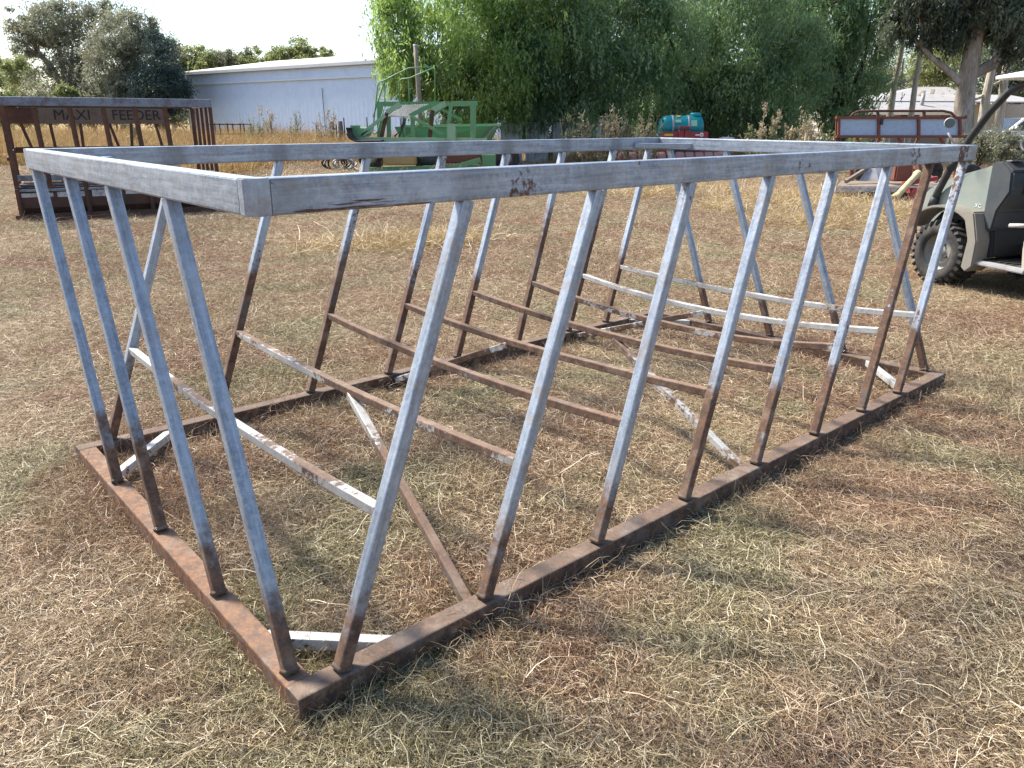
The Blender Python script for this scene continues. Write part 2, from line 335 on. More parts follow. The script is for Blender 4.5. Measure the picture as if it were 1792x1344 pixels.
def strands(n, size, lr, wr, zmax, pitch, curl, seed, seg=3, taper=.5, upright=False):
    r = np.random.default_rng(seed)
    P = np.empty((n, seg + 1, 3)); P[:, 0, 0] = r.uniform(-size / 2, size / 2, n); P[:, 0, 1] = r.uniform(-size / 2, size / 2, n)
    P[:, 0, 2] = np.abs(r.normal(0, zmax * .45, n)) if not upright else 0
    az = r.uniform(0, 2 * np.pi, n); pt = r.normal(pitch[0], pitch[1], n); L = r.uniform(lr[0], lr[1], n) * r.uniform(.5, 1, n)
    az0 = az.copy(); W = r.uniform(wr[0], wr[1], n); cu = r.normal(0, curl, n)
    for k in range(seg):
        d = np.stack([np.cos(az) * np.cos(pt), np.sin(az) * np.cos(pt), np.sin(pt)], 1)
        P[:, k + 1] = P[:, k] + d * (L / seg)[:, None]
        az = az + cu + r.normal(0, curl * .8, n); pt = pt + r.normal(-.10 if not upright else -.22, .22, n)
    P[:, :, 2] = np.maximum(P[:, :, 2], .002)
    roll = r.uniform(-.9, .9, n)
    S = np.stack([-np.sin(az0) * np.cos(roll), np.cos(az0) * np.cos(roll), np.sin(roll)], 1)
    V = np.empty((n, seg + 1, 2, 3))
    for k in range(seg + 1):
        w = W * (1 - taper * k / seg); V[:, k, 0] = P[:, k] - S * w[:, None] / 2; V[:, k, 1] = P[:, k] + S * w[:, None] / 2
    b = np.arange(n)[:, None] * (seg + 1) * 2; F = []
    for k in range(seg): F.append(np.concatenate([b + 2 * k, b + 2 * k + 1, b + 2 * k + 3, b + 2 * k + 2], 1))
    rnd = np.repeat(r.uniform(0, 1, n), (seg + 1) * 2)
    return V.reshape(-1, 3), np.stack(F, 1).reshape(-1, 4), rnd
def join_np(parts):
    V = []; F = []; Q = []; o = 0
    for v, f, q in parts: V.append(v); F.append(f + o); Q.append(q); o += len(v)
    return np.concatenate(V), np.concatenate(F), np.concatenate(Q)
def patches(name, makers, mat):
    c = bpy.data.collections.new(name)
    for i, mk in enumerate(makers):
        V, F, Q = mk; o = bpy.data.objects.new(name + '_clump', np_mesh(name + '_clump', V, F, Q, mat)); c.objects.link(o)
    return c
def scatter(name, P, sc, coll, label, cat, zs=None):
    P = np.asarray(P, np.float32); n = len(P)
    me = bpy.data.meshes.new(name); me.vertices.add(n); me.vertices.foreach_set('co', P.ravel()); me.update()
    a = me.attributes.new('rz', 'FLOAT', 'POINT'); a.data.foreach_set('value', RNG.uniform(0, 6.283, n).astype(np.float32))
    a = me.attributes.new('sc', 'FLOAT_VECTOR', 'POINT'); sc = np.broadcast_to(np.asarray(sc, np.float32), (n,))
    zs = sc if zs is None else zs
    a.data.foreach_set('vector', np.stack([sc, sc, zs], 1).astype(np.float32).ravel())
    a = me.attributes.new('idx', 'INT', 'POINT'); a.data.foreach_set('value', RNG.integers(0, 1000, n).astype(np.int32))
    o = bpy.data.objects.new(name, me); COL.objects.link(o); o['kind'] = 'stuff'; o['label'] = label; o['category'] = cat
    t = bpy.data.node_groups.new(name, 'GeometryNodeTree')
    t.interface.new_socket('Geometry', in_out='INPUT', socket_type='NodeSocketGeometry'); t.interface.new_socket('Geometry', in_out='OUTPUT', socket_type='NodeSocketGeometry')
    N = t.nodes.new; gi = N('NodeGroupInput'); go = N('NodeGroupOutput'); ip = N('GeometryNodeInstanceOnPoints'); ci = N('GeometryNodeCollectionInfo')
    ci.inputs['Collection'].default_value = coll; ci.inputs['Separate Children'].default_value = True; ci.inputs['Reset Children'].default_value = True
    def na(nm, typ):
        x = N('GeometryNodeInputNamedAttribute'); x.data_type = typ; x.inputs[0].default_value = nm; return x.outputs[0]
    cx = N('ShaderNodeCombineXYZ'); t.links.new(na('rz', 'FLOAT'), cx.inputs[2])
    e2r = N('FunctionNodeEulerToRotation'); t.links.new(cx.outputs[0], e2r.inputs[0])
    t.links.new(gi.outputs[0], ip.inputs['Points']); t.links.new(ci.outputs[0], ip.inputs['Instance']); ip.inputs['Pick Instance'].default_value = True
    t.links.new(na('idx', 'INT'), ip.inputs['Instance Index']); t.links.new(e2r.outputs[0], ip.inputs['Rotation']); t.links.new(na('sc', 'FLOAT_VECTOR'), ip.inputs['Scale'])
    t.links.new(ip.outputs[0], go.inputs[0])
    md = o.modifiers.new('scatter', 'NODES'); md.node_group = t
    return o
def jitter_grid(x0, x1, y0, y1, sp):
    X, Y = np.meshgrid(np.arange(x0, x1, sp), np.arange(y0, y1, sp)); P = np.stack([X.ravel(), Y.ravel(), np.zeros(X.size)], 1)
    P[:, :2] += RNG.uniform(-sp * .45, sp * .45, (len(P), 2)); return P
def wedge(P, k=.74, pad=1.2): return P[np.abs(P[:, 0]) < P[:, 1] * k + pad]
def fnoise(P, s, seed):
    r = np.random.default_rng(seed); v = 0
    for _ in range(6):
        a = r.uniform(0, 6.28); f = s * r.uniform(.5, 2); v = v + np.sin((P[:, 0] * np.cos(a) + P[:, 1] * np.sin(a)) * f + r.uniform(0, 6.28))
    return v / 6

litter = patches('straw_litter', [join_np([strands(2600, .62, (.035, .15), (.0013, .0027), .022, (.07, .22), .45, 20 + i, 4),
                                           strands(55, .62, (.12, .26), (.0018, .0030), .03, (.16, .26), .34, 40 + i, 4)]) for i in range(7)], M['straw'])
Pn = wedge(jitter_grid(-9, 9, .9, 9.5, .34)); Pm = wedge(jitter_grid(-18, 18, 9.5, 22, .48)); Pf = wedge(jitter_grid(-34, 34, 22, 42, .95))
P = np.concatenate([Pn, Pm, Pf]); S_ = np.concatenate([np.full(len(Pn), 1.), np.full(len(Pm), 1.25), np.full(len(Pf), 2.0)]) * RNG.uniform(.85, 1.2, len(P))
zs = S_ * np.clip(1 + .7 * fnoise(P, 2.2, 3), .35, 1.9)
dr = []
for a_, b_ in (((0, -.10), (4.34, -.10)), ((-.10, 0), (-.10, 2.28)), ((.0, 2.20), (4.3, 2.20)), ((4.40, 0), (4.40, 2.28)), ((.1, 2.40), (4.3, 2.40)), ((.14, .1), (.14, 2.2))):
    for k in range(int(math.hypot(b_[0] - a_[0], b_[1] - a_[1]) / .30)):
        u = RNG.uniform(0, 1); x_, y_ = a_[0] + (b_[0] - a_[0]) * u + RNG.normal(0, .04), a_[1] + (b_[1] - a_[1]) * u + RNG.normal(0, .05)
        dr.append((-.5684 + .7488 * x_ - .6628 * y_, 1.6947 + .6628 * x_ + .7488 * y_, 0))
dr = np.array(dr); P = np.concatenate([P, dr]); S_ = np.concatenate([S_, RNG.uniform(.45, .75, len(dr))]); zs = np.concatenate([zs, RNG.uniform(.9, 1.7, len(dr))])
scatter('straw_litter', P, S_, litter, 'matted straw and dry stalks covering the yard floor', 'straw', zs)
dry = patches('dry_tuft', [strands(110, .20, (.05, .17), (.0015, .003), .01, (.75, .4), .38, 170 + i, 4, .7, True) for i in range(5)], M['straw'])
P = wedge(jitter_grid(-9, 9, 1.1, 12, .30)); P = P[(fnoise(P, 1.7, 21) > .12) & (RNG.uniform(0, 1, len(P)) < .55)]
scatter('dry_tuft', P, RNG.uniform(.5, 1.15, len(P)), dry, 'rooted tufts of dry grass standing in the matted straw', 'grass')
tufts = patches('green_tuft', [strands(60, .16, (.04, .11), (.002, .004), .01, (.95, .35), .3, 70 + i, 3, .8, True) for i in range(4)], leaf_mat('tuft_green', (.06, .12, .03), (.18, .26, .08), .35))
P = wedge(jitter_grid(-9, 9, 1.3, 14, .42)); P = P[fnoise(P, 1.1, 9) > .36]; P = P[RNG.uniform(0, 1, len(P)) < .6]
scatter('green_tuft', P, RNG.uniform(.4, 1.0, len(P)), tufts, 'small green weed tufts sprouting through the straw', 'weeds')
heap = patches('straw_heap', [join_np([strands(420, .8, (.18, .48), (.003, .006), .07, (.22, .28), .22, 80 + i, 4), strands(500, .8, (.1, .25), (.003, .006), .03, (.05, .2), .3, 90 + i)]) for i in range(4)], M['straw_gold'])
HP = []
for cx_, cy_, rx, ry, n in ((5.6, 15.0, 1.9, 1.4, 60), (4.2, 17.5, 2.6, 1.6, 80), (2.0, 21.0, 2.5, 2.2, 70), (7.4, 13.6, 1.0, 1.0, 22), (-1.5, 10.2, 1.2, .5, 14), (-5.5, 19, 2.5, 2.2, 60), (-2.0, 20.5, 2.5, 1.5, 40), (4.8, 12.6, .9, .5, 12)):
    a = RNG.uniform(0, 6.283, n); q = np.sqrt(RNG.uniform(0, 1, n)); HP.append(np.stack([cx_ + np.cos(a) * q * rx, cy_ + np.sin(a) * q * ry, np.zeros(n)], 1))
HP = np.concatenate(HP); scatter('straw_heap', HP, RNG.uniform(.8, 1.4, len(HP)), heap, 'loose golden straw lying in raked heaps beyond the feeder', 'straw')
tall = patches('tall_dry_grass', [strands(190, .9, (.35, .95), (.006, .012), .01, (1.15, .25), .25, 110 + i, 4, .8, True) for i in range(5)], M['drygrass'])
Pa = jitter_grid(-34, 0, 25, 46, .55); Pa = Pa[(Pa[:, 1] > 26 + .15 * np.abs(Pa[:, 0] + 9)) & ((Pa[:, 0] < -8.2) | (Pa[:, 1] > 30))]
Pb = jitter_grid(-60, 12, 46, 56, .9); Pc = jitter_grid(1, 14, 29.5, 33, .6); Pc = Pc[RNG.uniform(0, 1, len(Pc)) < .5]
Pd = jitter_grid(-11, -8.2, 19.5, 26, .5)
P = np.concatenate([Pa, Pb, Pc, Pd]); P = wedge(P, .75, 3)
S_ = RNG.uniform(.8, 1.4, len(P)) * np.where(P[:, 1] > 46, 1.5, 1.2)
scatter('tall_dry_grass', P, S_, tall, 'tall golden dry grass growing across the paddock before the shed', 'grass')

# ------------------------------------------------------------------ the large hay feeder frame
TH = .7247; EX = Vector((math.cos(TH), math.sin(TH), 0)); EY = Vector((-EX.y, EX.x, 0)); O = Vector((-.5684, 1.6947, 0))
LEN, WID, T0, T1, T2, T3 = 4.344, 2.276, .028, 4.324, .055, 2.325
ZB, ZT, ZR = .09, 1.44, 1.356
def W(x, y, z): return O + EX * x + EY * y + Vector((0, 0, z))
fd = thing('hay_feeder', O, 'large open rectangular hay feeder of slanted galvanised bars on rusty base', 'hay feeder')
def rail(name, a, b, w, h, mat, rh, rp, r=.006, up=(0, 0, 1), parent=fd, tone=.15, wear=None):
    q = MB(); n = 6; a = Vector(a); b = Vector(b)
    q.sweep([a + (b - a) * (k / n) for k in range(n + 1)], rect(w, h, r), up); o = q.build(name, mat, parent, rust_height=rh, rust_patch=rp, rust_tone=tone)
    d = (b - a).normalized(); u = Vector(up); u = (u - d * u.dot(d)).normalized(); sv = d.cross(u); at_ = o.data.attributes.new('along', 'FLOAT_VECTOR', 'POINT'); og = ORG[o.name] - a
    for i, v in enumerate(o.data.vertices): w_ = v.co + og; at_.data[i].vector = (w_.dot(d), w_.dot(sv), w_.dot(u))
    if wear: o['weld_stain'], o['edge_rust'] = wear
    return o
rw, zc = .05, (ZT + ZR) / 2; h = ZT - ZR
rail('top_rail', W(T0 + .055, T2 + rw / 2, zc), W(T1, T2 + rw / 2, zc), rw, h, M['galv'], 0., .30, wear=(.6, 1.))
rail('top_rail', W(T0, T3 - rw / 2, zc), W(T1, T3 - rw / 2, zc), rw, h, M['galv'], 0., .12)['weld_stain'] = 1.
rail('top_rail', W(T0 + rw / 2, T2 + .055, zc), W(T0 + rw / 2, T3 - rw, zc), rw, h, M['galv'], 0., .02)
rail('top_rail', W(T1 - rw / 2, T2 + rw, zc), W(T1 - rw / 2, T3 - rw, zc), rw, h, M['galv'], 0., .1)
q = MB(); q.extrude([W(T0, T2 + .055, ZR), W(T0, T2 + .024, ZR), W(T0 + .024, T2, ZR), W(T0 + .055, T2, ZR), W(T0 + .055, T2 + .055, ZR)], (0, 0, h)); q.build('corner_plate', M['galv'], fd, .003, rust_height=0., rust_patch=.3)
bw = .075; zb = ZB / 2 + .002
rail('base_rail', W(0, bw / 2, zb), W(LEN, bw / 2, zb), bw, ZB - .004, M['base'], 1., .5)
rail('base_rail', W(0, WID - bw / 2, zb), W(LEN, WID - bw / 2, zb), bw, ZB - .004, M['base'], 1., .5)
rail('base_rail', W(bw / 2, bw, zb), W(bw / 2, WID - bw, zb), bw, ZB - .008, M['base'], 1., .5, tone=1.)
rail('base_rail', W(LEN - bw / 2, bw, zb), W(LEN - bw / 2, WID - bw, zb), bw, ZB - .008, M['base'], 1., .5)
NEAR = [(.15, .655), (.674, 1.187), (1.212, 1.676), (1.74, 2.206), (2.269, 2.724), (2.796, 3.267), (3.292, 3.759), (3.737, 4.228)]
FAR = [(.15, .64), (.674, 1.175), (1.206, 1.699), (1.728, 2.229), (2.258, 2.743), (2.788, 3.253), (3.291, 3.778), (3.70, 4.182)]
LEFT = [(.121, .637), (.626, 1.187), (1.181, 1.72), (1.725, 2.262)]
RIGHT = [(.112, .60), (.643, 1.16), (1.19, 1.693), (1.715, 2.196)]
sw, ii = .04, .036
def upright(a, b, side, rh, rp):
    rail('upright_bar', a, b, sw, sw, M['galv'], rh, rp, .005, up=side)['edge_rust'] = min(1., rp * 1.6)
    d = (Vector(b) - Vector(a)).normalized(); wq = MB()                 # weld collar at the foot
    c = Vector(a) + d * .004
    wq.sweep([c, c + d * .012], lambda t: rect(sw + .010 - .009 * t, sw + .010 - .009 * t, .006), side, True)
    return wq.build('weld_bead', M['base'], fd, rust_height=1., rust_patch=.6, rust_tone=0.)
fz = (.30, .24, .30, .40, .36, .30, .34, .42); npatch = (.22, .28, .27, .26, .30, .18, .85, .30)
for k, (a, b) in enumerate(NEAR): upright(W(a, ii, ZB), W(b, T2 + rw / 2, ZR), EY, fz[k], npatch[k])
ffz = (.34, .75, .82, .72, .70, .86, .92, .6)
for k, (a, b) in enumerate(FAR): upright(W(a, WID - ii, ZB), W(b, T3 - rw / 2, ZR), EY, ffz[k], .3)
for k, (a, b) in enumerate(LEFT): upright(W(ii, a, ZB), W(T0 + rw / 2, b, ZR), EX, (.36, .33, .36, .30)[k], .05)
for k, (a, b) in enumerate(RIGHT): upright(W(LEN - ii, a, ZB), W(T1 - rw / 2, b, ZR), EX, (.42, .3, .4, .5)[k], .1)
zn = (.519, .514, .513, .511, .500, .507, .503, .517); zf = (.508, .503, .510, .492, .497, .493, .482, .5)
sag = [(.47, .033), (.515, .029), (.5, .037), (.45, .035), (.555, .044), (.59, .078), (.49, .073), (.6, .045)]
tp = (.30, .55, 1.0, .95, .85, .7, .35, .35)
mids = []
for k in range(8):
    def on(bar, z, y0, y1):
        t = (z - ZB) / (ZR - ZB); return W(bar[0] + (bar[1] - bar[0]) * t, y0 + (y1 - y0) * t, z)
    n_ = on(NEAR[k], zn[k], ii + sw / 2, T2 + rw / 2 + sw / 2); f_ = on(FAR[k], zf[k], WID - ii - sw / 2, T3 - rw / 2 - sw / 2)
    pts = []
    for i in range(13):
        t = i / 12; c, dz = sag[k]; e = (t / c if t < c else (1 - t) / (1 - c)); e = 1 - (1 - e) ** 2
        p_ = f_.lerp(n_, t); p_.z -= dz * e; pts.append(p_)
    mids.append(pts)
    q = MB(); q.sweep(pts, rect(.033, .033, .004)); q.build('cross_tie', M['tie'], fd, rust_height=0., rust_patch=tp[k], rust_top=.8)
def onpts(k, t):
    i = min(int(t * 12), 11); return mids[k][i].lerp(mids[k][i + 1], t * 12 - i)
for k, side, t in ((1, 'n', .515), (3, 'f', .43), (4, 'n', .555), (6, 'f', .49)):
    foot = W(NEAR[k][0] - .03, bw + .005, .06) if side == 'n' else W(FAR[k][0] + .035, WID - bw - .005, .055)
    top = onpts(k, t) - Vector((0, 0, .018))
    q = MB(); q.bar(foot, top, .034, .034, r=.004); q.build('brace_strut', M['tie'], fd, rust_height=0., rust_patch=.6)
zg = .062
for a, b in ((W(bw - .01, .34, zg), W(.34, bw - .01, zg)), (W(bw - .01, WID - .42, zg), W(.42, WID - bw + .01, zg)),
             (W(LEN - bw + .01, .45, zg), W(LEN - .45, bw - .01, zg)), (W(LEN - bw + .01, WID - .4, zg), W(LEN - .4, WID - bw + .01, zg))):
    q = MB(); q.bar(a, b, .04, .04, r=.004); q.build('corner_brace', M['tie'], fd, rust_height=0., rust_patch=.35)
for a, b in ((W(T0 + rw - .005, T3 - .34, zc - .012), W(T0 + .34, T3 - rw + .005, zc - .012)), (W(T1 - rw + .005, T3 - .34, zc - .012), W(T1 - .34, T3 - rw + .005, zc - .012))):
    q = MB(); q.bar(a, b, .034, .034, r=.004); q.build('corner_brace', M['galv'], fd, rust_height=0., rust_patch=.05)

# ------------------------------------------------------------------ rusty feeder with the sign
A = gnd(36, 388); B = gnd(391, 371); U = (B - A); L2 = U.length; U.normalize(); V2 = Vector((-U.y, U.x, 0)); D2 = 2.1
def F2(x, y, z): return A + U * x + V2 * y + Vector((0, 0, z))
rf = thing('rusty_feeder', A, 'rusty brown hay feeder with lettered sign board beneath its back rail', 'hay feeder')
Zt = 1.80
q = MB(); q.bar(F2(-.05, 0, Zt), F2(L2, 0, Zt), .06, .13, r=.008); q.build('top_rail', M['ruststeel'], rf)
q = MB(); q.bar(F2(0, D2, Zt), F2(L2, D2, Zt), .06, .13); q.build('top_rail', M['rust'], rf)
for x in (0, L2 - .03):
    q = MB(); q.bar(F2(x, .03, Zt - .002), F2(x, D2 - .03, Zt - .002), .06, .12); q.build('top_rail', M['rust'], rf)
for x, l_ in ((.04, .0), (.46, .04), (.95, .05), (1.42, .06), (1.88, .06), (2.33, .05), (L2 - .03, 0)):
    q = MB(); q.bar(F2(x, .0, Zt - .06), F2(x + l_, .04, .47), .06, .05); q.build('post', M['rust'], rf)
    if .3 < x < 2.4:
        q = MB(); q.bar(F2(x - .10, .02, .80), F2(x + .02, .02, 1.0), .03, .03); q.build('gusset', M['scuff'], rf)
for x, l_ in ((.1, .3), (.6, .06), (1.1, -.04), (1.5, .3), (1.95, -.12), (2.3, .2), (L2 - .05, 0)):
    q = MB(); q.bar(F2(x, D2, Zt - .06), F2(x + l_, D2, .47), .06, .05); q.build('post', M['rust'], rf)
for x in (0, L2 - .03):
    for y in (.5, 1.05, 1.6):
        q = MB(); q.bar(F2(x, y, Zt - .06), F2(x, y + .05, .47), .05, .05); q.build('post', M['rust'], rf)
    q = MB(); q.bar(F2(x, .05, .95), F2(x, D2 - .05, 1.05), .04, .05); q.build('end_rail', M['rust'], rf)
q = MB(); q.bar(F2(0, D2 - .05, 1.02), F2(L2, D2 - .05, 1.02), .05, .10); q.build('back_rail', M['rust'], rf)
q = MB(); q.bar(F2(.02, .06, .66), F2(L2 - .02, .06, .66), .06, .09); q.build('front_rail', M['ruststeel'], rf)
for y0, y1 in ((0, .9), (1.2, D2)):                                   # feed troughs with rolled fronts
    prof = [(y0 + .02, .47), (y0 - .01, .36), (y0 + .02, .2), (y0 + .14, .1), (y1 - .14, .1), (y1 - .02, .2), (y1, .46), (y1 - .03, .46), (y1 - .05, .22), (y1 - .16, .14), (y0 + .17, .14), (y0 + .07, .22), (y0 + .05, .46)]
    q = MB(); q.extrude([F2(.03, a, b) for a, b in prof], U * (L2 - .06)); t_ = q.build('trough', M['trough'], rf)
    q = MB(); q.bar(F2(.02, y0 - .012, .475), F2(L2 - .02, y0 - .012, .475), .05, .035); q.build('trough_lip', M['ruststeel'], t_)
    for k in range(6):
        a = .06 + k * (L2 - .1) / 6; q = MB(); q.box(F2(a + (L2 - .2) / 12, y0 - .006, .40), ((L2 - .3) / 6.3, .012, .06 + .02 * (k % 3)), math.atan2(U.y, U.x)); q.build('worn_strip', M['scuff'], t_)
for x in (.04, 1.0, 1.95, L2 - .05):
    q = MB(); q.bar(F2(x, -.03, .02), F2(x, -.03, .5), .05, .05); q.build('trough_stay', M['rust'], rf)
for x in (.0, L2 - .02):
    q = MB(); q.extrude([F2(x, .06, .06), F2(x, D2 - .06, .06), F2(x, D2 - .06, .46), F2(x, .06, .46)], U * .02); q.build('end_panel', M['oxide'], rf)
for y in (-.02, D2 - .08):
    q = MB(); q.bar(F2(-.05, y, .055), F2(L2 + .05, y, .055), .1, .1); q.build('skid', M['rust'], rf)
q = MB(); q.bar(F2(.45, -.5, .06), F2(2.2, -.2, .07), .04, .05); q.build('draw_bar', M['rust'], rf)
for a, b, wd in ((-.12, .42, 0), (.46, 1.50, 1), (1.54, 2.52, 2)):
    q = MB(); q.box(F2((a + b) / 2, D2 - .07, Zt - .205), (b - a, .02, .27), math.atan2(U.y, U.x)); sb = q.build('sign_board', M['signboard'] if wd else M['rust'], rf)
    if wd:
        text('sign_lettering', ('', 'MAXI', 'FEEDER')[wd], .25, M['lettering'], F2((a + b) / 2, D2 - .085, Zt - .195), (R(90), 0, math.atan2(U.y, U.x)), sb, .003)

# ------------------------------------------------------------------ shed
def shed():
    a = at(325, 128, 60); b = at(652, 112, 47); a.z = 0; b.z = 0
    d = (b - a).normalized(); b = a + d * 34; n = Vector((-d.y, d.x, 0)); He = at(325, 128, 60).z; Dp = 15; Hr = He + 1.1
    t = thing('farm_shed', a, 'long pale metal shed with low pitched white roof', 'shed')
    ln = (b - a).length
    q = MB(); steps = int(ln / .19); pr = []
    for i in range(steps + 1): pr.append((i * ln / steps, (.0, .007)[i % 2]))
    vs = []; fs = []
    for i, (x, o) in enumerate(pr): p = a + d * x - n * o; vs += [p, p + Vector((0, 0, He))]
    for i in range(steps): fs.append((2 * i, 2 * i + 2, 2 * i + 3, 2 * i + 1))
    q.add(vs, fs); q.build('front_wall', M['shed'], t)
    q = MB(); q.extrude([a + n * .05, a + n * Dp, a + n * Dp + Vector((0, 0, He)), a + n * Dp / 2 + Vector((0, 0, Hr)), a + n * .05 + Vector((0, 0, He))], d * .08); q.build('end_wall', M['shed'], t)
    q = MB(); q.extrude([b + n * .05, b + n * Dp, b + n * Dp + Vector((0, 0, He)), b + n * Dp / 2 + Vector((0, 0, Hr)), b + n * .05 + Vector((0, 0, He))], -d * .08); q.build('end_wall', M['shed'], t)
    q = MB(); q.extrude([a + n * Dp, b + n * Dp, b + n * Dp + Vector((0, 0, He)), a + n * Dp + Vector((0, 0, He))], n * .08); q.build('back_wall', M['shed'], t)
    for s in (0, 1):
        e = -.15 if s == 0 else Dp + .15
        q = MB(); q.extrude([a + n * e - d * .2 + Vector((0, 0, He + .02)), a + n * Dp / 2 - d * .2 + Vector((0, 0, Hr + .05)), b + n * Dp / 2 + d * .2 + Vector((0, 0, Hr + .05)), b + n * e + d * .2 + Vector((0, 0, He + .02))], (0, 0, .06)); q.build('roof_slope', M['shed_roof'], t)
    q = MB(); q.bar(a - n * .2 - d * .2 + Vector((0, 0, He - .06)), b - n * .2 + d * .2 + Vector((0, 0, He - .06)), .14, .16); q.build('gutter', M['shed_roof'], t)
    q = MB(); q.bar(a - n * .09 - d * .1 + Vector((0, 0, He - .78)), b - n * .09 + Vector((0, 0, He - .78)), .06, .09); q.build('flashing', M['white'], t)
    q = MB(); q.bar(a - n * .07 - d * .06, a - n * .07 - d * .06 + Vector((0, 0, He - .1)), .12, .12); q.build('corner_trim', M['white'], t)
    x = min((abs((ray(569, 180).x / ray(569, 180).y) - (a + d * k * .1).x / (a + d * k * .1).y), k * .1) for k in range(300))[1]
    q = MB(); q.bar(a + d * x - n * .06 + Vector((0, 0, .1)), a + d * (x - .1) - n * .06 + Vector((0, 0, 3.3)), .03, .02); q.build('sheet_gap', M['black'], t)
shed()

# ------------------------------------------------------------------ trees
def px_m(Y): return Y / math.cos(PITCH) / FPX * 1.0
def crown(name, blobs, Y, n, leaf, mat, parent, seed, hang=0., clumps=None, depth=1., dirs='rand'):
    """blobs: (px, py, rx px, rz px[, dY]); leaves gathered in clumps on and inside the blobs' shells"""
    r = np.random.default_rng(seed); s = px_m(Y); C = []; RA = []
    for b in blobs:
        p = at(b[0], b[1], Y); C.append((p.x, p.y + (b[4] if len(b) > 4 else 0), p.z)); RA.append((b[2] * s, (b[2] + b[3]) / 2 * s * depth, b[3] * s))
    C = np.array(C); RA = np.array(RA); wgt = (RA[:, 0] * RA[:, 2]); wgt = wgt / wgt.sum()
    nc = clumps or (max(40, n // 90) if not hang else max(90, n // 380)); bi = r.choice(len(C), nc, p=wgt)
    d = r.normal(0, 1, (nc, 3)); d /= np.linalg.norm(d, axis=1)[:, None]; rad = r.uniform(.25, 1.04, nc) ** (.55 if not hang else .38)
    cc = C[bi] + d * RA[bi] * rad[:, None]
    cr = (RA[bi].mean(1) * r.uniform(.10, .24, nc)) * (1. if not hang else r.uniform(.55, 1.05, nc)); ct = r.uniform(0, 1, nc)
    k = r.integers(0, nc, n); p = cc[k] + r.normal(0, 1, (n, 3)) * cr[k][:, None] * np.array([1, 1, .75])
    if hang:                                                           # leaves strung down weeping twigs
        m_ = 14; ns = n // m_; k = r.integers(0, nc, ns); st = cc[k] + r.normal(0, 1, (ns, 3)) * cr[k][:, None]
        L = r.uniform(.35, 1., ns) * hang; sw_ = r.normal(0, .22, (nc, 2))[k] + r.normal(0, .10, (ns, 2)); tt = (np.arange(m_) / m_)[None, :] + r.uniform(0, .05, (ns, m_))
        p = np.empty((ns, m_, 3)); p[:, :, 0] = st[:, None, 0] + sw_[:, None, 0] * tt * L[:, None] + r.normal(0, .035, (ns, m_)); p[:, :, 1] = st[:, None, 1] + sw_[:, None, 1] * tt * L[:, None] + r.normal(0, .035, (ns, m_))
        p[:, :, 2] = st[:, None, 2] - tt * L[:, None]; ph = p.reshape(-1, 3); kh = np.repeat(k, m_); k2_ = r.integers(0, nc, n * 45 // 100); pc = cc[k2_] + r.normal(0, 1, (len(k2_), 3)) * cr[k2_][:, None] * np.array([1.1, 1.1, .9])
        sel = r.permutation(len(ph))[:n * 55 // 100 // m_ * m_]; p = np.concatenate([ph[sel], pc]); k = np.concatenate([kh[sel], k2_]); n = len(p)
    keep = p[:, 2] > .25; p = p[keep]; k = k[keep]; n = len(p)
    a = r.normal(0, 1, (n, 3)); 
    if hang: a[:, 2] -= 1.6
    else: a[:, 2] -= .5
    a /= np.linalg.norm(a, axis=1)[:, None]; b = np.cross(a, r.normal(0, 1, (n, 3))); b /= np.linalg.norm(b, axis=1)[:, None] + 1e-9
    ln = leaf[0] * r.uniform(.6, 1.25, n)[:, None]; wd = leaf[1] * r.uniform(.7, 1.2, n)[:, None]
    V = np.stack([p - a * ln / 2, p + b * wd / 2 - a * ln * .05, p + a * ln / 2, p - b * wd / 2 - a * ln * .05], 1)
    F = np.arange(n * 4).reshape(n, 4); q = np.clip(ct[k] * .7 + r.uniform(0, .35, n), 0, 1)
    o_ = ORG[parent.name]; V = V.reshape(-1, 3) - np.array(o_)
    o = bpy.data.objects.new(name, np_mesh(name, V, F, np.repeat(q, 4), mat)); COL.objects.link(o); o.parent = parent
    return o
def limb(q, pts, r0, r1, n=9):
    P_ = [Vector(p) for p in pts]; out = []
    for i in range(len(P_) - 1):
        for k in range(4):
            t = k / 4; a = P_[max(i - 1, 0)]; b = P_[i]; c = P_[i + 1]; d = P_[min(i + 2, len(P_) - 1)]
            out.append(.5 * (2 * b + (c - a) * t + (2 * a - 5 * b + 4 * c - d) * t * t + (3 * b - a - 3 * c + d) * t ** 3))
    out.append(P_[-1]); q.tube(out, r0, n, r1)
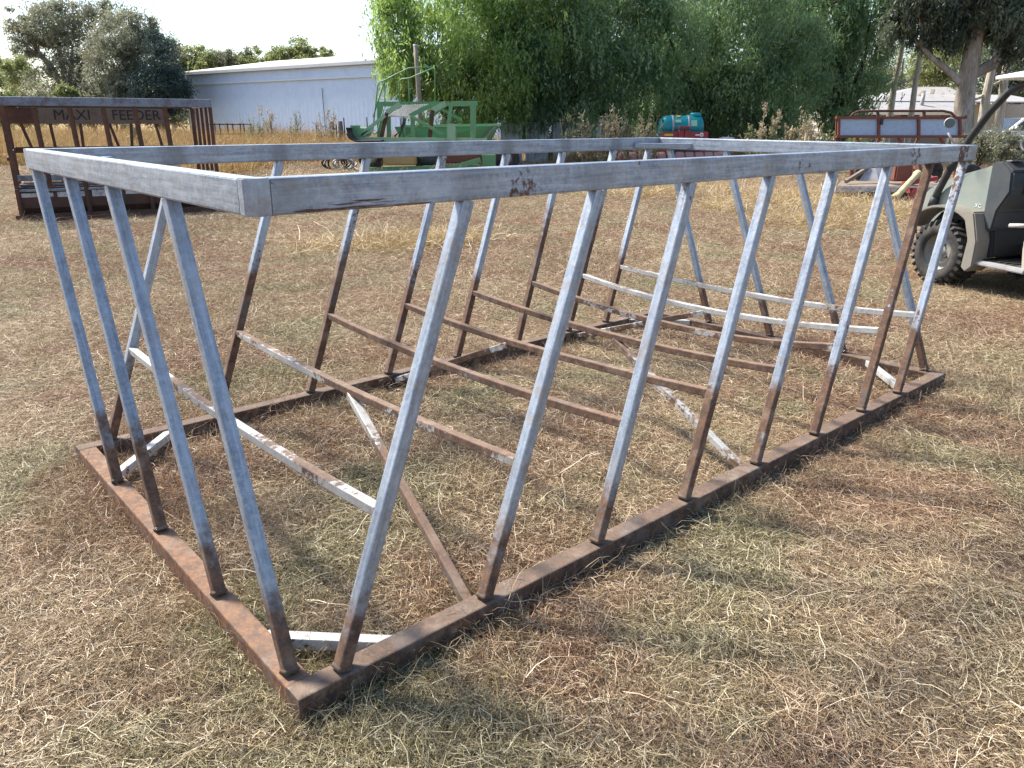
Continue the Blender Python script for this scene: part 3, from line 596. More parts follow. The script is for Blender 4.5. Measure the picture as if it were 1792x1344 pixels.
def tree(name, label, Y, base_px, blobs, n, leaf, lmat, bmat, trunk_r, seed, hang=0., group=None, limbs=True, depth=1., cat='tree', lean=0.):
    b0 = at(base_px, 230, Y); b0.z = 0
    t = thing(name, b0, label, cat, group); rr_ = random.Random(seed)
    top = at(blobs[0][0], blobs[0][1], Y); q = MB()
    mid = b0.lerp(top, .45) + Vector((rr_.uniform(-.4, .4) + lean, rr_.uniform(-.3, .3), 0))
    limb(q, [b0 - Vector((0, 0, .1)), b0.lerp(mid, .4) + Vector((rr_.uniform(-.1, .1), 0, 0)), mid, top], trunk_r, trunk_r * .3)
    if limbs:
        for bl in blobs[1:]:
            e = at(bl[0], bl[1], Y); e.y += bl[4] if len(bl) > 4 else 0
            st = b0.lerp(mid, rr_.uniform(.5, 1.)); mm = st.lerp(e, .5) + Vector((rr_.uniform(-.3, .3), rr_.uniform(-.3, .3), rr_.uniform(.1, .6)))
            limb(q, [st, mm, e], trunk_r * rr_.uniform(.35, .55), trunk_r * .1, 7)
            for _ in range(3):
                e2 = e + Vector((rr_.uniform(-1, 1), rr_.uniform(-1, 1), rr_.uniform(-.6, .8))) * bl[2] * px_m(Y) * .8
                limb(q, [mm.lerp(e, .5), mm.lerp(e2, .75) + Vector((0, 0, .2)), e2], trunk_r * .16, trunk_r * .04, 5)
    q.build('trunk', M[bmat], t); crown('crown', blobs, Y, n, leaf, M[lmat], t, seed, hang, depth=depth)
    return t
LW = (.19, .056)
tree('weeping_tree', 'weeping tree coloured backlit yellow-green beside the green machine', 31, 790, [(800, 60, 120, 110), (720, 60, 60, 80), (740, 130, 70, 50), (860, 150, 70, 60), (800, 180, 80, 45), (700, 20, 45, 60), (880, 40, 90, 110), (820, -60, 150, 90), (690, 95, 30, 40)], 62000, LW, 'leaf_willow_backlit', 'darkbark', .3, 1, .9, depth=.8)
tree('weeping_tree', 'dense mid-green weeping tree behind the dry weeds and tin sheets', 32, 965, [(1000, 40, 130, 110), (940, 130, 90, 80), (1040, 140, 100, 80), (980, 190, 90, 40), (900, 90, 80, 80), (1060, 60, 100, 110), (980, -60, 170, 90), (905, 175, 60, 50), (1080, 195, 60, 35)], 80000, LW, 'leaf_willow', 'darkbark', .34, 2, 1.0, depth=.8)
tree('weeping_tree', 'dark green weeping tree behind the teal spray tank', 33, 1240, [(1250, 40, 140, 120), (1180, 120, 110, 90), (1320, 150, 100, 80), (1240, 190, 110, 45), (1140, 160, 80, 60), (1260, -60, 170, 90), (1350, 110, 80, 80, -1), (1290, 195, 100, 40)], 84000, LW, 'leaf_willow', 'darkbark', .4, 3, 1.3, depth=.8)
tree('weeping_tree', 'dark weeping tree drooping beside the smooth-trunked gum', 35, 1475, [(1470, 40, 100, 110), (1410, 130, 80, 80), (1480, 125, 55, 70), (1420, 195, 80, 40), (1520, 45, 45, 70), (1400, -50, 90, 60), (1530, -40, 80, 60), (1465, 190, 45, 35)], 62000, LW, 'leaf_willow', 'darkbark', .36, 4, 1.2, depth=.8)
tree('backing_tree', 'added dark backing tree behind the mid-green weeping tree', 42, 940, [(940, 60, 130, 110), (860, 120, 80, 70), (1040, 120, 90, 80), (950, 180, 110, 50), (960, -40, 150, 80)], 16000, (.36, .13), 'leaf_gum_dk', 'darkbark', .35, 71)  # added so dark leaves fill the sky holes in the weeping crowns
tree('backing_tree', 'added dark backing tree behind the spray tank and dark weeping tree', 43, 1250, [(1250, 50, 120, 110), (1160, 110, 90, 80), (1370, 140, 70, 70), (1240, 180, 120, 50), (1220, -50, 130, 80), (1420, 60, 60, 90), (1440, -30, 60, 60)], 20000, (.36, .13), 'leaf_gum_dk', 'darkbark', .35, 72)  # second added backing, blocks bright sky behind the crowns
LG = (.30, .075)
tree('gum_tree', 'tall spreading gum tree with open crown above the rusty feeder', 62, 135, [(95, 45, 50, 32), (45, 55, 32, 26), (130, 22, 45, 22), (185, 28, 30, 22), (60, 85, 30, 16), (140, 95, 45, 35), (120, 145, 60, 40), (30, 38, 18, 18), (150, 178, 70, 26)], 30000, LG, 'leaf_gum', 'gumbark', .42, 11)
tree('gum_tree', 'grey-brown gum tree with drooping dead twigs next to the shed', 58, 215, [(220, 60, 42, 40), (200, 110, 50, 45), (245, 100, 35, 45), (225, 150, 50, 35), (190, 165, 40, 25), (255, 55, 22, 25), (245, 182, 60, 22)], 28000, LG, 'leaf_gum', 'gumbark', .4, 12)
tree('pine_tree', 'dark bluish pine tree against the left end of the shed', 56, 285, [(282, 110, 26, 40), (275, 75, 14, 22), (290, 145, 36, 35), (268, 165, 40, 30), (305, 170, 26, 25)], 17000, (.26, .06), 'leaf_pine', 'darkbark', .3, 13)
tree('gum_tree', 'slender pale gum tree standing beyond the conical bush', 75, 22, [(25, 115, 28, 18), (8, 125, 25, 20), (48, 122, 24, 18), (30, 140, 40, 20)], 9000, LG, 'leaf_olive', 'palebark', .2, 14)
tree('bush', 'bright green round bush standing under the spreading gum', 57, 115, [(115, 172, 16, 22), (128, 165, 10, 14), (105, 190, 20, 16)], 5000, (.22, .07), 'leaf_olive', 'darkbark', .12, 15, cat='bush')
tree('bush', 'dark rounded bush at the paddock edge behind the rusty feeder', 56, 65, [(65, 175, 26, 26), (50, 190, 25, 18), (82, 190, 20, 18)], 6000, (.22, .07), 'leaf_gum', 'darkbark', .12, 16, cat='bush')
tree('bush', 'deep green conical bush by the open paddock edge', 54, 4, [(2, 160, 18, 30), (6, 195, 26, 24)], 5000, (.22, .06), 'leaf_olive', 'darkbark', .12, 17, cat='bush')
tree('bush', 'brownish round shrub growing in front of the pine', 56, 205, [(212, 165, 18, 24), (205, 185, 20, 18)], 4500, (.22, .07), 'leaf_gum', 'darkbark', .1, 18, cat='bush')
for i, (x, w_, lab) in enumerate(((40, 60, 'low dense hedge of bushes beyond the left half of the rusty feeder'), (165, 70, 'low dense thicket beyond the middle of the rusty feeder'), (280, 50, 'low dense thicket at the foot of the dark pine'))):
    tree('thicket', lab, 63, x, [(x, 190, w_, 18), (x - w_ * .5, 196, w_ * .6, 16), (x + w_ * .5, 196, w_ * .6, 16), (x, 206, w_, 12)], 9000, (.3, .09), 'leaf_gum' if i else 'leaf_olive', 'darkbark', .1, 130 + i, cat='bush')
for i, (x, y, rx, rz, lab) in enumerate(((305, 98, 30, 24, 'rounded gum tree just behind the left end of the shed roof'), (352, 101, 30, 20, 'low gum tree showing over the shed roof beside the rounded one'), (400, 98, 32, 19, 'flat-topped gum tree showing above the middle of the shed roof'), (447, 101, 26, 18, 'small gum tree peeking over the shed roof before the paler pair'))):
    tree('background_tree', lab, 100, x, [(x, y, rx, rz), (x - rx * .5, y + 12, rx * .8, rz), (x + rx * .5, y + 14, rx * .8, rz), (x, y + 40, rx * 1.1, rz * 2)], 6500, (.5, .14), 'leaf_olive' if i % 2 else 'leaf_gum', 'gumbark', .3, 30 + i, group='trees behind the shed')
tree('background_tree', 'pale feathery gum tree rising highest behind the shed roof', 95, 528, [(528, 84, 22, 17), (505, 97, 24, 14), (552, 92, 22, 14), (530, 112, 50, 16), (580, 97, 14, 10), (490, 105, 22, 12)], 9000, (.45, .13), 'leaf_olive', 'gumbark', .3, 36, group='trees behind the shed')

# smooth-trunked gum at the right, traced limb by limb at its own distance
def gum_right():
    Y = 27; b0 = at(1688, 260, Y); b0.z = 0
    t = thing('gum_tree', b0, 'big smooth grey-trunked gum tree behind the rusty panel trailer', 'tree')
    q = MB(); limb(q, [b0 - Vector((0, 0, .1)), at(1686, 215, Y), at(1690, 160, Y), at(1700, 100, Y), at(1712, 40, Y), at(1722, -20, Y), at(1728, -90, Y)], .34, .19, 12); q.build('trunk', M['gumbark'], t)
    for pts, r0, r1 in (([(1680, 145), (1660, 125), (1630, 100), (1605, 75), (1583, 55)], .13, .05), ([(1612, 82), (1614, 40), (1600, 5), (1588, -30)], .08, .04),
                        ([(1710, 50), (1694, 30), (1680, 5), (1668, -30)], .17, .1), ([(1698, 135), (1725, 122), (1748, 112), (1775, 98), (1800, 70)], .14, .06),
                        ([(1700, 128), (1718, 120), (1745, 100), (1752, 75)], .16, .07), ([(1770, 60), (1792, 30), (1820, -10)], .14, .08), ([(1748, 108), (1770, 80), (1785, 30)], .10, .06)):
        q = MB(); limb(q, [at(a, b, Y + .02 * k) for k, (a, b) in enumerate(pts)], r0, r1); q.build('limb', M['gumbark'], t)
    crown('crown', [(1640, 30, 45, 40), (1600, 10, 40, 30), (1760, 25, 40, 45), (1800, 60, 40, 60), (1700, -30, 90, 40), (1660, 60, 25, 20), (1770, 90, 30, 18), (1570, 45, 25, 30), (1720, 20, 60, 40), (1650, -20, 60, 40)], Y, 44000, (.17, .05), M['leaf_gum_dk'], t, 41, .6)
gum_right()
for x0, y0, x1, y1, Y, r0, lab in ((1557, 205, 1580, 75, 36, .17, 'pale leaning dead trunk nearest the weeping tree'), (1594, 205, 1618, 60, 35, .14, 'pale slender dead trunk with a broken side branch by the house'),
                                  (1716, 235, 1742, 90, 30, .2, 'pale leaning gum trunk between the big gum and the white ute'), (1748, 215, 1772, 60, 31, .19, 'pale straight gum trunk rising beside the white ute')):
    b0 = at(x0, y0, Y); b0.z = 0; t = thing('pale_trunk_tree', b0, lab, 'tree', None); q = MB()
    limb(q, [b0 - Vector((0, 0, .1)), at(x0, y0, Y), at((x0 + x1) / 2 - 2, (y0 + y1) / 2, Y), at(x1, y1, Y), at(x1 + 12, y1 - 110, Y)], r0, r0 * .45); q.build('trunk', M['palebark'], t)
    q = MB(); limb(q, [at((x0 + x1) / 2, (y0 + y1) / 2, Y), at(x0 - 14, (y0 + y1) / 2 + 10, Y), at(x0 - 12, (y0 + y1) / 2 - 30, Y)], r0 * .4, r0 * .15, 6); q.build('limb', M['palebark'], t)
    crown('crown', [(x1 + 8, y1 - 110, 45, 35), (x1 - 20, y1 - 70, 25, 25)], Y, 6000, (.2, .055), M['leaf_gum_dk'], t, 50 + x0, .5)
for x, y, rx, rz, Y, mt, lab, n in ((1560, 130, 40, 40, 76, 'leaf_olive', 'sunny olive-green tree behind the left part of the house roof', 9000), (1640, 110, 50, 30, 72, 'leaf_olive', 'bright green tree rising right behind the house roof', 9000), (1755, 120, 60, 45, 60, 'leaf_gum_dk', 'dark tree behind the white ute and house verandah', 11000), (1500, 120, 60, 60, 66, 'leaf_gum_dk', 'dark tree far behind the weeping trees', 8000), (1690, 60, 60, 40, 64, 'leaf_olive', 'far tree glimpsed through the big gum crown', 8000), (1820, 100, 50, 60, 58, 'leaf_gum_dk', 'dark tree at the end of the house yard', 8000)):
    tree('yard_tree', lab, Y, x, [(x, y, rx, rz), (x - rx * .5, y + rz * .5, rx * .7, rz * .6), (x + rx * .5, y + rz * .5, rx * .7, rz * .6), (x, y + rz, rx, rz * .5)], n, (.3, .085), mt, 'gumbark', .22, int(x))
for i, (x, Y, w_, h_, mt, lab) in enumerate(((1730, 24, 40, 18, 'leaf_gum', 'low green shrub just left of the utility vehicle dash'), (1770, 23, 30, 20, 'leaf_gum', 'low green shrub behind the steering wheel'), (1705, 26, 26, 16, 'leaf_olive', 'olive shrub below the big gum trunk'), (1515, 26, 30, 12, 'leaf_olive', 'low shrub under the panel trailer front end'))):
    tree('shrub', lab, Y, x, [(x, 248, w_, h_), (x - w_ * .5, 256, w_ * .6, h_ * .8), (x + w_ * .5, 254, w_ * .6, h_ * .8), (x, 268, w_, h_)], 4500, (.085, .03), mt, 'darkbark', .04, 60 + i, cat='shrub', limbs=True)

# tall dry weeds
def weed(px, Y, hpx, label, mat='weed', seed=0, width=.35, group='tall dry weeds'):
    b0 = at(px, 245, Y); b0.z = 0; t = thing('dry_weed', b0, label, 'weed', group); r = np.random.default_rng(seed + 900); top = at(px, hpx, Y).z
    q = MB(); P_ = []; 
    for _ in range(int(r.integers(2, 6))):
        hh = top * r.uniform(.6, 1.); tip = b0 + Vector((r.normal(0, .16), r.normal(0, .14), hh)); b1 = b0 + Vector((r.normal(0, .05), r.normal(0, .05), 0))
        md = b1.lerp(tip, .5) + Vector((r.normal(0, .05), 0, 0)); q.tube([b1, md, tip], .014, 5, .006)
        for k in range(int(r.integers(9, 16))):
            u = r.uniform(.25, 1.); st = b1.lerp(tip, u); e = st + Vector((r.normal(0, .20) * (1.25 - u), r.normal(0, .2) * (1.25 - u), abs(r.normal(.2, .12)))) * (width / .35); q.tube([st, e], .007, 3, .003); P_.append((st, e))
    q.build('stem', M['timber'] if mat == 'weed' else M['deck'], t)
    n = int(r.integers(380, 900)); k = r.integers(0, len(P_), n); u = r.uniform(.3, 1.08, n); p = np.array([P_[a][0].lerp(P_[a][1], b) for a, b in zip(k, u)]) + r.normal(0, .03, (n, 3))
    a = r.normal(0, 1, (n, 3)); a[:, 2] += .8; a /= np.linalg.norm(a, axis=1)[:, None]; b = np.cross(a, r.normal(0, 1, (n, 3))); b /= np.linalg.norm(b, axis=1)[:, None]
    ln = r.uniform(.025, .06, n)[:, None]; wd = ln * .4
    V = np.stack([p - a * ln, p + b * wd, p + a * ln, p - b * wd], 1).reshape(-1, 3) - np.array(ORG[t.name])
    o = bpy.data.objects.new('seed_head', np_mesh('seed_head', V, np.arange(n * 4).reshape(n, 4), np.repeat(r.uniform(0, 1, n), 4), M[mat])); COL.objects.link(o); o.parent = t
for i, (x, Y, hp, mt, lab) in enumerate(((1000, 26.2, 198, 'weed_green', 'bushy olive weed rising right beside the stained tin sheet'), (1022, 25.8, 212, 'weed', 'short brown weed close to the tin sheets'), (1048, 26.2, 205, 'weed', 'brown-topped weed standing before the willow shade'), (1080, 25.8, 188, 'weed', 'tallest tan weed stalk between the tin sheets and teal tank'), (1098, 26.4, 208, 'weed_green', 'grey-green weed between the tall tan stalks'), (1122, 25.8, 200, 'weed', 'broad tan weed just before the teal tank'), (1143, 26.2, 193, 'weed_green', 'feathery grey-green weed touching the teal tank end'),
                                        (1335, 25.5, 178, 'weed', 'lone tall tan weed with tufted head beyond the white drum'), (1352, 25.5, 212, 'weed_green', 'low olive weed at the foot of the tufted stalk'), (1378, 25.5, 208, 'weed', 'spreading tan weed beside the low olive one near the tufted stalk'), (1402, 25.2, 206, 'weed', 'widest tan weed between the tufted stalk and panel trailer'), (1425, 25.5, 208, 'weed', 'tan weed nearest the panel trailer'), (1446, 25.5, 215, 'weed_green', 'short olive weed against the panel trailer'), (1315, 25.8, 222, 'weed_green', 'small olive weed by the white drum'),
                                        (437, 40, 208, 'weed_green', 'thin green thistle growing nearest the pipe cage before the shed'), (457, 40, 206, 'weed_green', 'leafy green thistle paired with the thin one'), (475, 40, 196, 'weed', 'pale pink-topped weed before the shed middle'), (520, 40, 201, 'weed_green', 'green-topped thistle before the shed middle'), (578, 38, 192, 'weed', 'tall reddish weed before the shed near the star pickets'), (560, 38, 206, 'weed', 'short reddish weed before the shed near the star pickets'), (235, 33, 207, 'weed_green', 'dark green thistle seen through the rusty feeder'))):
    weed(x, Y, hp, lab, mt, i, .35 if Y < 35 else .5)

# ------------------------------------------------------------------ green machine
def green_machine():
    Y = 25.; o = gnd(740, 304); t = thing('green_machine', o, 'old green harvesting machine with hopper, portal frame and tubular guard rails', 'farm machine')
    def bar(nm, a, b, w=.1, dy=0, mat='green', d=.09): q = MB(); q.bar(at(*a, Y + dy), at(*b, Y + dy), d, w); return q.build(nm, M[mat], t)
    # hopper
    q = MB(); f0 = [at(690, 222, Y + .3), at(872, 219, Y + .3), at(850, 262, Y + .5), at(712, 262, Y + .5)]; b_ = [p + Vector((0, 1.7, 0)) for p in f0]; b_[2].y -= .3; b_[3].y -= .3
    q.add(f0 + b_, [(3, 2, 6, 7), (0, 3, 7, 4), (1, 5, 6, 2), (4, 7, 6, 5)]); q.build('hopper', M['green'], t)
    q = MB(); c = [at(800, 232, Y + .28), at(868, 219, Y + .28), at(849, 262, Y + .48), at(792, 262, Y + .48)]; q.extrude(c, (0, .03, 0)); q.build('hopper_front', M['green'], t)
    q = MB(); q.bar(f0[0] + Vector((0, 1.7, 0)), f0[1] + Vector((0, 1.7, .0)), .08, .08); q.build('hopper_rim', M['green_lt'], t)
    q = MB(); q.bar(f0[1], f0[1] + Vector((0, 1.7, 0)), .08, .08); q.build('hopper_rim', M['green_lt'], t)
    bar('hopper_rib', (866, 222), (842, 250), .08, .24, 'timber')
    for dy in (-.4, 1.3):
        bar('portal_post', (665, 248), (665, 181), .16, dy, 'green', .16) if dy > 0 else None
        bar('portal_post', (828, 250), (828, 183), .17, dy, 'green', .16)
    bar('portal_beam', (660, 182), (834, 182), .14, 1.3, 'green', .14); bar('portal_beam', (790, 181), (836, 181), .14, -.4, 'green', .14)
    q = MB(); q.bar(at(829, 181, Y - .4), at(829, 181, Y + 1.3), .14, .14); q.build('portal_beam', M['green'], t)
    bar('chassis_rail', (622, 244), (852, 246), .14, -.5, 'green_lt', .12); bar('chassis_rail', (622, 244), (852, 246), .14, 1.4, 'green', .12)
    bar('lower_rail', (636, 297), (838, 291), .12, -.3, 'green', .12); bar('lower_rail', (640, 296), (838, 290), .12, 1.2, 'green', .12)
    for a, b, w, dy, mt in (((701, 182), (677, 197), .15, -.2, 'green_lt'), ((674, 202), (627, 239), .10, -.3, 'green_lt'), ((653, 226), (630, 239), .09, -.3, 'green_lt'), ((780, 181), (757, 193), .16, -.3, 'green_lt'),
                            ((764, 179), (717, 203), .12, 0, 'green'), ((744, 187), (717, 204), .10, .4, 'green_lt'), ((720, 204), (778, 237), .09, -.45, 'green'), ((777, 186), (711, 241), .09, .3, 'green'),
                            ((774, 192), (808, 210), .08, .9, 'green'), ((790, 181), (784, 224), .11, -.42, 'green'), ((722, 205), (723, 243), .12, -.3, 'green'), ((680, 203), (681, 245), .12, 0, 'green'), ((707, 205), (708, 244), .09, .5, 'green')):
        bar('conveyor_frame', a, b, w, dy, mt)
    bar('worn_post', (677, 197), (667, 243), .11, -.2, 'rust'); bar('worn_post', (757, 193), (752, 243), .12, -.3, 'rust')
    q = MB(); a, b, c, d = at(676, 204, Y - .1), at(720, 204, Y - .1), at(762, 182, Y + .9), at(702, 184, Y + .9)
    for k in range(15): u = k / 14; q.bar(a.lerp(b, u), d.lerp(c, u), .015, .02)
    for k in range(12): u = k / 11; q.bar(a.lerp(d, u), b.lerp(c, u), .015, .02)
    q.build('screen_mesh', M['tin'], t, kind='stuff')
    q = MB(); e = at(622, 233, Y - .5); q.lathe(e, (0, 1, 0), [(.0, 0), (.16, 0), (.16, 1.9), (0, 1.9)], 14); q.build('conveyor_roller', M['green'], t)
    q = MB(); e = at(619, 230, Y - .55); q.sweep([at(616, 223, Y - .55), at(616, 233, Y - .55), at(621, 241, Y - .55), at(632, 246, Y - .55), at(672, 246, Y - .55)], rect(1.6, .05)); q.build('belt', M['rubber'], t)
    q = MB(); q.box(at(622, 229, Y - .3), (.2, .5, .32)); q.build('roller_cover', M['green'], t)
    for k, pts in enumerate(([(651, 232), (653, 222), (661, 150), (664, 143), (672, 141), (695, 129), (716, 119), (758, 117)], [(653, 205), (671, 148), (676, 140)], [(674, 188), (673, 144)], [(699, 188), (699, 142), (703, 138), (716, 137), (735, 129), (758, 119), (761, 124), (761, 182)], [(716, 184), (715, 138)], [(651, 230), (655, 235), (661, 230), (672, 190)])):
        q = MB(); q.tube([at(a, b, Y + (.1 if k < 3 else -.2)) for a, b in pts], .022, 6); q.build('guard_rail', M['green'], t)
    q = MB(); q.box(at(701, 279, Y - .1), (1.0, .7, .32)); q.build('fuel_tank', M['ochre'], t, .04)
    q = MB(); q.lathe(at(728, 278, Y + .2), (1, 0, 0), [(0, 0), (.22, 0), (.22, .75), (0, .75)], 16); q.build('drum', M['charcoal'], t)
    q = MB(); q.extrude([at(788, 290, Y - .5), at(840, 276, Y - .5), at(842, 284, Y - .5), at(792, 298, Y - .5)], (0, .08, 0)); q.build('side_plate', M['green'], t)
    q = MB(); q.box(at(808, 278, Y + .1), (1.1, .3, .25)); q.build('gear_case', M['oxide'], t, .03)
    q = MB(); q.box(at(856, 282, Y), (.42, .5, .4)); q.build('side_box', M['green'], t, .02)
    q = MB(); q.box(at(790, 232, Y - .6), (.26, .2, .5)); q.build('post_box', M['green_lt'], t, .02)
    for k in range(5):
        a = at(700 + 3 * k, 205, Y - .5); b = at(690 + 4 * k, 246, Y - .55); q = MB(); q.tube([a, a.lerp(b, .4) + Vector((.1 - .05 * k, 0, -.1)), b.lerp(a, .2) + Vector((-.1 * (k % 2), 0, 0)), b], .014, 5); q.build('hose', M['black'], t)
    for x, dy in ((886, .3), (886, 1.6), (650, .5)):
        c = at(x, 270, Y + dy); c.z = .42; q = MB(); q.lathe(c - Vector((0, .12, 0)), (0, 1, 0), [(.2, .02), (.36, 0), (.42, .05), (.42, .19), (.36, .24), (.2, .22)], 24); w_ = q.build('tyre', M['rubber'], t); q = MB(); q.lathe(c - Vector((0, .1, 0)), (0, 1, 0), [(0, .03), (.08, .0), (.2, .03), (.2, .2), (0, .2)], 16); q.build('rim', M['rim'], w_)
    q = MB(); q.bar(at(850, 268, Y + .4), at(886, 262, Y + .4), .12, .12); q.build('axle', M['charcoal'], t)
green_machine()
t_ = gnd(735, 290); t_ = at(736, 240, 28); t_.z = 0
po = thing('timber_pole', t_, 'weathered grey timber pole standing up behind the green machine', 'pole')
q = MB(); q.tube([t_ - Vector((0, 0, .2)), at(735, 190, 28), at(731, 130, 28), at(727, 78, 28)], .09, 9, .075); q.build('shaft', M['timber'], po)
q = MB(); q.lathe(at(727, 79, 28) - Vector((0, 0, .04)), (0, 0, 1), [(.0, .07), (.08, .06), (.085, 0)], 9); q.build('pole_cap', M['tin'], po)
# scrap beside the machine: coil of hose, pipes
for px, py, r_, lab, mt in ((588, 299, .20, 'coil of dark hose lying left of the green machine', 'black'), ((603), 298, .17, 'grey cable coil lying close to the green machine front', 'tin')):
    c = gnd(px, py); h_ = thing('hose_coil', c, lab, 'hose')
    q = MB(); pts = [c + Vector((r_ * math.cos(a) * (1 + .03 * k), .06 * math.sin(k), r_ + .03 + r_ * math.sin(a))) for k, a in enumerate([i * .42 for i in range(46)])]; q.tube(pts, .03, 6); q.build('loops', M[mt], h_)
    q = MB(); q.tube([pts[0], pts[0] + Vector((.25, -.2, -.15)), c + Vector((.55, -.3, .03)), c + Vector((.9, -.2, .03))], .025, 6); q.build('tail', M[mt], h_)
# star pickets and stump along the shed fence
for px, hp, Y, lab in ((604, 206, 38, 'tall thin star picket beside the green machine belt'), (555, 218, 38, 'short black star picket before the shed'), (644, 205, 40, 'faint star picket against the shed by the guard rails'), (590, 218, 38, 'short star picket next to the fence stump')):
    b0 = at(px, 245, Y); b0.z = 0; f_ = thing('star_picket', b0, lab, 'fence post'); zt = at(px, hp, Y).z
    q = MB(); q.box(b0 + Vector((0, 0, zt / 2 - .05)), (.05, .012, zt + .1)); q.build('web', M['black'], f_)
    q = MB(); q.box(b0 + Vector((0, -.025, zt / 2 - .05)), (.012, .04, zt + .1)); q.build('fin', M['black'], f_)
b0 = at(597, 245, 38); b0.z = 0; st = thing('fence_stump', b0, 'stout dark timber fence stump before the shed', 'fence post'); zt = at(597, 212, 38).z
q = MB(); q.tube([b0 - Vector((0, 0, .1)), b0 + Vector((.02, 0, zt * .6)), b0 + Vector((0, 0, zt))], .13, 9, .11); q.build('shaft', M['deck'], st)
q = MB(); q.tube([b0 + Vector((-.2, -.12, zt * .7)), b0 + Vector((.2, -.12, zt * .7))], .012, 5); q.build('wire_tie', M['tin'], st)
# rusty pipe cage before the shed
c0 = at(397, 245, 44); c0.z = 0; cg = thing('pipe_cage', c0, 'low rusty pipe cage lying in the grass before the shed', 'pipe frame')
for dy in (0, 1.2):
    for z in (.75, 1.25): q = MB(); q.bar(c0 + Vector((-1., dy, z)), c0 + Vector((1., dy, z)), .05, .05); q.build('side_rail', M['rust'], cg)
    for x in (-1, -.3, .4, 1.): q = MB(); q.bar(c0 + Vector((x, dy, 0)), c0 + Vector((x, dy, 1.3)), .05, .05); q.build('post', M['rust'], cg)
# tin sheets stacked upright under the willow
for i, (px, w_, Y, lab) in enumerate(((895, 34, 30.5, 'upright grey tin sheet closest to the green machine wheel'), (940, 36, 30.8, 'upright grey tin sheet standing between two other tin sheets'), (985, 30, 31, 'brown-stained tin sheet leaning by the dry weeds'))):
    c = at(px, 240, Y); c.z = 0; s = px_m(Y); t = thing('tin_sheet', c, lab, 'tin sheet'); ww = w_ * s; hh = at(px, 214, Y).z; q = MB(); k = 14; vs = []; fs = []
    for j in range(k + 1):
        x = -ww / 2 + ww * j / k; vs += [c + Vector((x, .03 * (j % 2), .02)), c + Vector((x, .25 + .03 * (j % 2), hh)), c + Vector((x, .02 + .03 * (j % 2), .02)), c + Vector((x, .27 + .03 * (j % 2), hh))]
    for j in range(k): fs += [(4 * j, 4 * j + 4, 4 * j + 5, 4 * j + 1), (4 * j + 2, 4 * j + 3, 4 * j + 7, 4 * j + 6), (4 * j + 1, 4 * j + 5, 4 * j + 7, 4 * j + 3)]
    q.add(vs, fs); q.build('corrugated_sheet', M['tin'], t)
    q = MB(); q.bar(c + Vector((-ww / 2, .35, hh * .7)), c + Vector((ww / 2, .35, hh * .7)), .05, .07); q.build('batten', M['timber'], t)
# white drum glimpsed behind the tank
c = at(1272, 240, 31); c.z = 0; t = thing('white_drum', c, 'white plastic drum in the shade right of the spray tank', 'drum')
q = MB(); q.lathe(c, (0, 0, 1), [(0, .0), (.3, .0), (.31, .3), (.29, .33), (.31, .36), (.31, .75), (.28, .95), (.0, .98)], 18); q.build('barrel', M['white'], t)
q = MB(); q.lathe(c + Vector((.12, 0, .96)), (0, 0, 1), [(.05, 0), (.05, .06), (0, .06)], 10); q.build('cap', M['black'], t)

